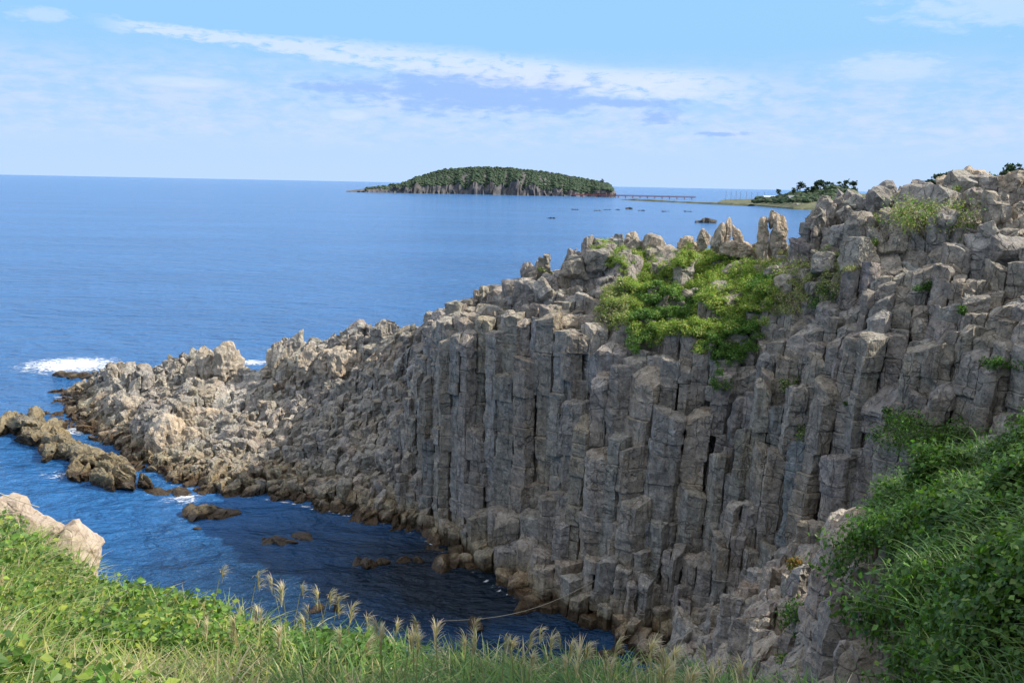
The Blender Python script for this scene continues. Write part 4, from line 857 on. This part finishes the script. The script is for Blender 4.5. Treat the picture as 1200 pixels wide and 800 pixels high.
def shore():
    M_SH = rock_mat('shore_rock', (.05, .06, .03), (.10, .11, .055), (.20, .19, .13), (1., .95, .8, 1), wet=False, fine=.05, bump=.3)
    xs = np.linspace(840, 1250, 120); rows = []
    for f in (0, .05, .3, .6, 1, 1.6, 2.4, 3.2):
        row = []
        for u in xs:
            wl = np.interp(u, [840, 880, 930, 1000, 1250], [238.5, 241, 245.5, 248, 256]); w = atz(u, wl); hh = np.interp(u, [840, 870, 900, 940, 980, 1020, 1250], [2.5, 5, 9, 20, 26, 22, 16])*(1+.25*vnoise(np.array([[u*.08, f, 0]]), 5)[0])
            p = (w[0]*(1+f*.13), w[1]+f*170, -2 if f == 0 else 2.2 if f == .05 else 2.2+hh*min(1, f)**.8 if f <= 1.6 else hh*(3.4-f)/1.8-1)
            row.append(p)
        rows.append(row)
    R3 = np.array(rows); n = len(xs); i = np.arange(len(rows)*n).reshape(len(rows), n); q = np.stack([i[:-1, :-1], i[:-1, 1:], i[1:, 1:], i[1:, :-1]], -1).reshape(-1, 4); mb = MB(); mb.add(R3.reshape(-1, 3), q)
    tag(mb.build('far_shore', M_SH), 'low far shore across the bay at the right', kind='structure')
    r_ = np.random.default_rng(91); pts = []; 
    for _ in range(420):
        k = r_.integers(12, 46); f = r_.integers(2, 6); t = r_.random(); pts.append(R3[f, k]*(1-t)+R3[f+1, k]*t+np.array([0, 0, 1.]))
    mb = MB(); crown_blobs(mb, pts, r_.uniform(3., 6.5, len(pts)), r_, [(.025, .05, .02), (.035, .065, .025), (.05, .08, .03)], 2); tag(mb.build('shore_woods', M_TREE), 'dark woods along the far shore behind the houses', kind='stuff')
    # breakwater: a long low mole of rubble
    a = atz(728, 234.2); b2 = atz(880, 241.5); m = 90; mb = MB(); V = []
    for k in range(m):
        t = k/(m-1); c = a+(b2-a)*t; dirn = nrm((b2-a)[None])[0]; sd = np.array([-dirn[1], dirn[0], 0]); h = (3.0+1.0*vnoise(np.array([[k*.4, 0, 0]]), 2)[0])*min(1, 6*t+.25)
        V += [c-sd*9+np.array([0, 0, -1]), c-sd*4+np.array([0, 0, h*.8]), c+np.array([0, 0, h]), c+sd*5+np.array([0, 0, h*.9]), c+sd*10+np.array([0, 0, -1])]
    i = np.arange(m*5).reshape(m, 5); mb.add(np.array(V), np.stack([i[:-1, :-1], i[1:, :-1], i[1:, 1:], i[:-1, 1:]], -1).reshape(-1, 4)); tag(mb.build('breakwater', M_SH), 'long low breakwater of dark rubble between the bridge and the shore', 'breakwater')
    # red footbridge
    red = plain_mat('red_paint', (.33, .085, .065), .5, .1); a = atz(670, 230.4); b2 = atz(815, 233.6); a[2] = b2[2] = 0; root = empty('footbridge', a); d = b2-a; L = np.hypot(*d[:2]); d = d/L; sd = np.array([-d[1], d[0], 0])
    def bar(mb, p, q_, w, h):
        V = [];
        for e in (p, q_):
            for s, t in ((-1, 0), (1, 0), (1, 1), (-1, 1)): V.append(np.array(e)+sd*s*w+np.array([0, 0, t*h]))
        mb.add(np.array(V), [[0, 1, 2, 3], [4, 7, 6, 5], [0, 4, 5, 1], [1, 5, 6, 2], [2, 6, 7, 3], [3, 7, 4, 0]])
    z = np.array([0, 0, 1.]); mb = MB(); bar(mb, z*3.6, d*L+z*3.6, 2.2, 1.6); mb.build('deck', red, root)
    for s in (-1, 1):
        mb = MB()
        for hh in (5.9, 6.9): bar(mb, sd*2.1*s+z*hh, sd*2.1*s+d*L+z*hh, .18, .4)
        for k in range(80): p = sd*2.1*s+d*(L*k/79); bar(mb, p+z*5.2-d*.25, p+z*5.2+d*.25, .18, 2.0)
        mb.build('railing', red, root)
    for k in range(17):
        mb = MB(); p = d*(L*(k+.5)/17); bar(mb, p-z*1-d*1.0, p-z*1+d*1.0, 1.6, 4.5); mb.build('pier', red, root)
    tag(root, 'long red footbridge leading to the far island', 'bridge')
    # houses
    wall_m = plain_mat('house_wall', (.62, .6, .56), .8, .1); roof_m = plain_mat('roof_tile', (.16, .17, .19), .6, .15); glass_m = plain_mat('window_glass', (.05, .06, .08), .2, .1)
    def house(label, px, py, y, w, dp, h, rf, ang, wm, rm):
        P = at(px, py, y); root = empty('house', (P[0], P[1], P[2])); root.rotation_euler = (0, 0, ang)
        def bx(mb, a, b3): x0, y0, z0 = a; x1, y1, z1 = b3; mb.add([(x0, y0, z0), (x1, y0, z0), (x1, y1, z0), (x0, y1, z0), (x0, y0, z1), (x1, y0, z1), (x1, y1, z1), (x0, y1, z1)], [[3, 2, 1, 0], [4, 5, 6, 7], [0, 1, 5, 4], [1, 2, 6, 5], [2, 3, 7, 6], [3, 0, 4, 7]])
        mb = MB(); bx(mb, (-w/2, -dp/2, -3), (w/2, dp/2, h)); mb.build('wall', wm, root)
        o = .6; mb = MB(); mb.add([(-w/2-o, -dp/2-o, h+.02), (w/2+o, -dp/2-o, h+.02), (w/2+o, dp/2+o, h+.02), (-w/2-o, dp/2+o, h+.02), (-w/2-o, 0, h+rf), (w/2+o, 0, h+rf)], [[0, 1, 5, 4], [2, 3, 4, 5], [3, 2, 1, 0]], [[0, 4, 3], [1, 2, 5]]); mb.build('roof', rm, root)
        for k in range(3):
            cx = -w/2+w*(k+.5)/3; mb = MB(); bx(mb, (cx-w*.09, -dp/2-.12, h*.45), (cx+w*.09, -dp/2-.02, h*.82)); mb.build('window', glass_m, root)
        return tag(root, label, 'house')
    house('white gabled house among the trees on the far shore', 928, 238, 1430, 14, 9, 8, 4, .15, wall_m, roof_m)
    house('low grey roofed house right of the white house', 944, 240.5, 1390, 13, 9, 4.5, 4, -.2, wall_m, roof_m)
    house('long pale building at the left end of the far shore', 905, 234.5, 1680, 34, 12, 5.5, 2.5, .05, wall_m, plain_mat('pale_roof', (.45, .5, .55)))
    house('small dark roofed house nearest the beach on the far shore', 936, 243.5, 1330, 9, 8, 3.5, 3, .3, plain_mat('tan_wall', (.4, .34, .27)), roof_m)
    # pine trees over the houses
    T = [(938, 213.5, 1500, 17), (931, 220, 1480, 13), (947, 219, 1490, 13), (958, 213, 1520, 19), (962, 211, 1500, 20), (969, 212, 1530, 18), (976, 214, 1500, 17), (983, 213, 1510, 18), (991, 212, 1490, 19), (954, 218, 1460, 14), (973, 217, 1450, 15), (913, 221.5, 1650, 12), (1000, 213, 1500, 18)]
    lb = ['umbrella shaped pine with a flat crown on the far shore', 'bushy pine left of the umbrella pine', 'bushy pine right of the umbrella pine']
    for k, (px, py, y, h) in enumerate(T):
        h = h*1.45
        far_tree(lb[k] if k < 3 else 'lone small tree at the left end of the far shore' if k == 11 else 'tall dark pine in the row above the houses on the far shore', px, py, y, h, k < 3, 120+k, None if k < 3 or k == 11 else 'tall pines on the far shore')
    pole_m = plain_mat('pole', (.2, .2, .2))
    for k, (px, py) in enumerate([(851, 224), (857, 225), (863, 224), (868, 224.5), (875, 225), (881, 225), (888, 225.5), (896, 225)]):
        t = at(px, py, 1750); mb = MB(); bse = np.array([t[0], t[1], 3.]); tube(mb, [bse, t], [.35, .25], 5); tube(mb, [t+np.array([-1.6, 0, -1.0]), t+np.array([1.6, 0, -1.0])], [.15, .15], 4)
        tag(mb.build('utility_pole', pole_m, origin=bse), 'thin utility pole in a row along the far shore road', 'utility pole', 'utility poles on the far shore')
shore()
for k, (px, py, lb) in enumerate([(1097, 202, 'small pine peeping over the ridge, leftmost'), (1108, 199.5, 'wind bent pine in the middle of the ridge clump'), (1118, 197.5, 'tallest pine of the ridge clump left of the knob'), (1126, 199, 'low pine at the right end of the ridge clump'), (1175, 192, 'small dark pine behind the ridge right of the knob'), (1183, 191, 'spreading dark pine behind the ridge near the right edge'), (1195, 188.5, 'bushy dark pine at the far right end of the ridge')]):
    far_tree(lb, px, py+3, 88+k, 3.0, 1, 160+k, None)

# trees of the hill on the right, outside the frame: they shade the bank as in the photograph
def big_tree(x, y, h, seed):
    r_ = np.random.default_rng(seed); z = max(float(FU.at(np.array([min(x, 47.)]), np.array([max(min(y, 40.), 6.)]))[0]), 22.) if y > 6 else 26.
    root = empty('broadleaf_tree', (x, y, z)); mb = MB(); tube(mb, [(0, 0, -2.5), (.2, .1, h*.35), (.1, .3, h*.8)], [.3, .22, .07], 8); pts = []
    for k in range(9):
        a = r_.uniform(0, 6.28); s0 = np.array([.15, .2, h*r_.uniform(.3, .7)]); e = s0+np.array([math.cos(a)*h*.25, math.sin(a)*h*.25, h*r_.uniform(.08, .25)]); tube(mb, [s0, (s0+e)/2+np.array([0, 0, .2]), e], [.12, .08, .03], 6); pts.append(e)
    mb.build('trunk', M_BARK, root); mb = MB()
    for p in pts+[np.array([.1, .3, h*.9])]:
        for _ in range(3):
            c = p+r_.normal(0, h*.07, 3); m = 420; d = nrm(r_.normal(0, 1, (m, 3))); leaves(mb, c+d*h*.13*r_.uniform(.3, 1.05, (m, 1)), d, .3, palette(m, r_, DARKG), r_, aspect=.7)
    mb.build('crown', M_LEAF, root)
    return tag(root, 'leafy tree on the slope right of the bank', 'tree', 'trees on the slope right of the bank')
for k, (x, y, h) in enumerate([(13, 5.5, 9), (16.5, 8.5, 10), (12, 1.5, 9), (25, 2, 12), (30, 2, 13), (20, -4, 11)]): big_tree(x, y, h, 700+k)

# ------------------------------------------------------------------ light and sky
SUN_EL = R(40); SUN_AZ = math.atan2(.995, -.02)      # azimuth from +Y toward +X
sd = np.array([math.sin(SUN_AZ)*math.cos(SUN_EL), math.cos(SUN_AZ)*math.cos(SUN_EL), math.sin(SUN_EL)])
from mathutils import Vector
sun = bpy.data.lights.new('sun', 'SUN'); sun.energy = 3.3; sun.angle = R(.55); sun.color = (1, .93, .82)
so = bpy.data.objects.new('sun', sun); C.objects.link(so); so.rotation_euler = Vector(sd).to_track_quat('Z', 'Y').to_euler(); so.location = (60, -40, 80)
w = bpy.data.worlds.new('World'); bpy.context.scene.world = w; w.use_nodes = True; nt = w.node_tree
for n in list(nt.nodes): nt.nodes.remove(n)
b = NB(nt)
sky = b.n('ShaderNodeTexSky', sky_type='NISHITA', sun_disc=False, sun_elevation=SUN_EL, sun_rotation=SUN_AZ, altitude=50, air_density=1.0, dust_density=.6, ozone_density=2.2)
dirv = b.n('ShaderNodeTexCoord').outputs['Generated']; sx = b.n('ShaderNodeSeparateXYZ'); nt.links.new(dirv, sx.inputs[0])
az = b.math('MULTIPLY', b.math('ARCTAN2', sx.outputs[0], sx.outputs[1]), 57.2958); el = b.math('MULTIPLY', b.math('ARCSINE', sx.outputs[2]), 57.2958)
cv = b.n('ShaderNodeCombineXYZ'); nt.links.new(az, cv.inputs[0]); nt.links.new(b.math('MULTIPLY', el, 3.2), cv.inputs[1]); cv = cv.outputs[0]
n1 = b.noise(cv, .22, 8, .6, .4); n2 = b.noise(cv, .7, 7, .62, .3); n3 = b.noise(b.mapv(cv, (.5, 1, 1)), .12, 5, .55)
def azel(px, py): v = ray(px, py)-0; return math.degrees(math.atan2(v[0], v[1])), math.degrees(math.atan2(v[2], math.hypot(v[0], v[1])))
def ss(x, a, c): nd = b.n('ShaderNodeMapRange', interpolation_type='SMOOTHSTEP'); b.set(nd.inputs[0], x); nd.inputs[1].default_value = a; nd.inputs[2].default_value = c; return nd.outputs[0]
# broad thin cloud veil in the lower sky
env = b.math('MULTIPLY', ss(el, 1.2, 3.4), b.math('SUBTRACT', 1.0, ss(el, 5.2, 8.6)))
veil = b.math('MULTIPLY', env, ss(b.math('ADD', b.math('MULTIPLY', n1, .5), b.math('MULTIPLY', n2, .5)), .37, .64))
hz = b.math('SUBTRACT', 1.0, ss(el, .0, 9.0))
# long diagonal streak
a0, e0 = azel(150, 30); a1, e1 = azel(880, 108); k = (e1-e0)/(a1-a0)
line = b.math('ADD', e0-k*a0+.1, b.math('MULTIPLY', az, k)); bow = b.math('MULTIPLY', b.math('SUBTRACT', n3, .5), 1.6)
wid = b.math('ADD', .45, b.math('MULTIPLY', ss(az, -20, 2), .75))
dd = b.math('DIVIDE', b.math('ABSOLUTE', b.math('ADD', b.math('SUBTRACT', el, line), b.math('ADD', b.math('MULTIPLY', b.math('SUBTRACT', n2, .5), 1.3), bow))), wid)
streak = b.math('MULTIPLY', b.math('SUBTRACT', 1.0, ss(dd, .25, 1.1)), b.math('MULTIPLY', ss(az, -25.5, -21.5), b.math('SUBTRACT', 1.0, ss(az, 9, 17))))
streak = b.math('MULTIPLY', streak, ss(n2, .28, .52))
def blob(px, py, wx, wy, soft=.9):
    a, e = azel(px, py); x = b.math('DIVIDE', b.math('SUBTRACT', az, a), wx/18.1); y = b.math('DIVIDE', b.math('SUBTRACT', el, e), wy/18.1)
    r = b.math('SQRT', b.math('ADD', b.math('MULTIPLY', x, x), b.math('MULTIPLY', y, y))); r = b.math('ADD', r, b.math('MULTIPLY', b.math('SUBTRACT', b.math('ADD', b.math('MULTIPLY', n2, .6), b.math('MULTIPLY', n1, .4)), .5), 4.0))
    return b.math('SUBTRACT', 1.0, ss(r, .45, .45+soft))
dk = b.math('MAXIMUM', b.math('MAXIMUM', blob(560, 110, 150, 22), blob(772, 138, 26, 8)), b.math('MAXIMUM', blob(650, 120, 60, 8), blob(430, 104, 70, 6)))
dk = b.math('MAXIMUM', dk, b.math('MAXIMUM', blob(850, 157, 30, 3), blob(730, 122, 50, 6)))
wh = b.math('MAXIMUM', b.math('MAXIMUM', blob(52, 17, 26, 7), blob(1170, 8, 90, 18)), b.math('MAXIMUM', blob(1045, 78, 55, 14), b.math('MAXIMUM', blob(410, 135, 22, 6), blob(215, 97, 50, 6))))
skyc = sky.outputs[0]
SK = .10
sc = b.mix(1.0, skyc, (SK*.80, SK*1.0, SK*1.16, 1), 'MULTIPLY')
# clear air of the lower sky is pale blue; unseen broken bright cloud added overhead and behind as fill light
sc = b.mix(b.math('SUBTRACT', 1.0, ss(el, 6.0, 26.0)), sc, (.185, .35, .575, 1))
sc = b.mix(b.math('MULTIPLY', hz, .85), sc, (.31, .405, .58, 1))
high = b.math('MULTIPLY', ss(el, 16, 34), ss(b.noise(dirv, 2.2, 6, .6), .36, .60))
sc = b.mix(b.math('MULTIPLY', high, .8), sc, (1.05, 1.03, 1.02, 1))
sc = b.mix(b.math('MULTIPLY', veil, .5), sc, (.405, .44, .575, 1))
sc = b.mix(b.math('MULTIPLY', dk, .9), sc, (.19, .305, .54, 1))
sc = b.mix(b.math('MULTIPLY', b.math('MAXIMUM', streak, b.math('MULTIPLY', wh, .6)), .52), sc, (.50, .515, .56, 1))
bg = b.n('ShaderNodeBackground'); nt.links.new(sc, bg.inputs[0]); bg.inputs[1].default_value = .92
nt.links.new(bg.outputs[0], b.n('ShaderNodeOutputWorld').inputs[0])

# ------------------------------------------------------------------ camera
cam = bpy.data.cameras.new('camera'); cam.sensor_width = 36; cam.lens = 36*FPX/1200; cam.clip_start = .1; cam.clip_end = 300000
co = bpy.data.objects.new('camera', cam); C.objects.link(co)
from mathutils import Matrix
m = Matrix(((_r[0], _u[0], -_f[0], 0), (_r[1], _u[1], -_f[1], 0), (_r[2], _u[2], -_f[2], H), (0, 0, 0, 1))); co.matrix_world = m
s = bpy.context.scene; s.camera = co; s.view_settings.view_transform = 'Standard'; s.view_settings.look = 'None'; s.view_settings.exposure = 1.0; s.view_settings.gamma = 1
s.render.engine = 'CYCLES'; s.cycles.max_bounces = 6; s.cycles.use_denoising = True
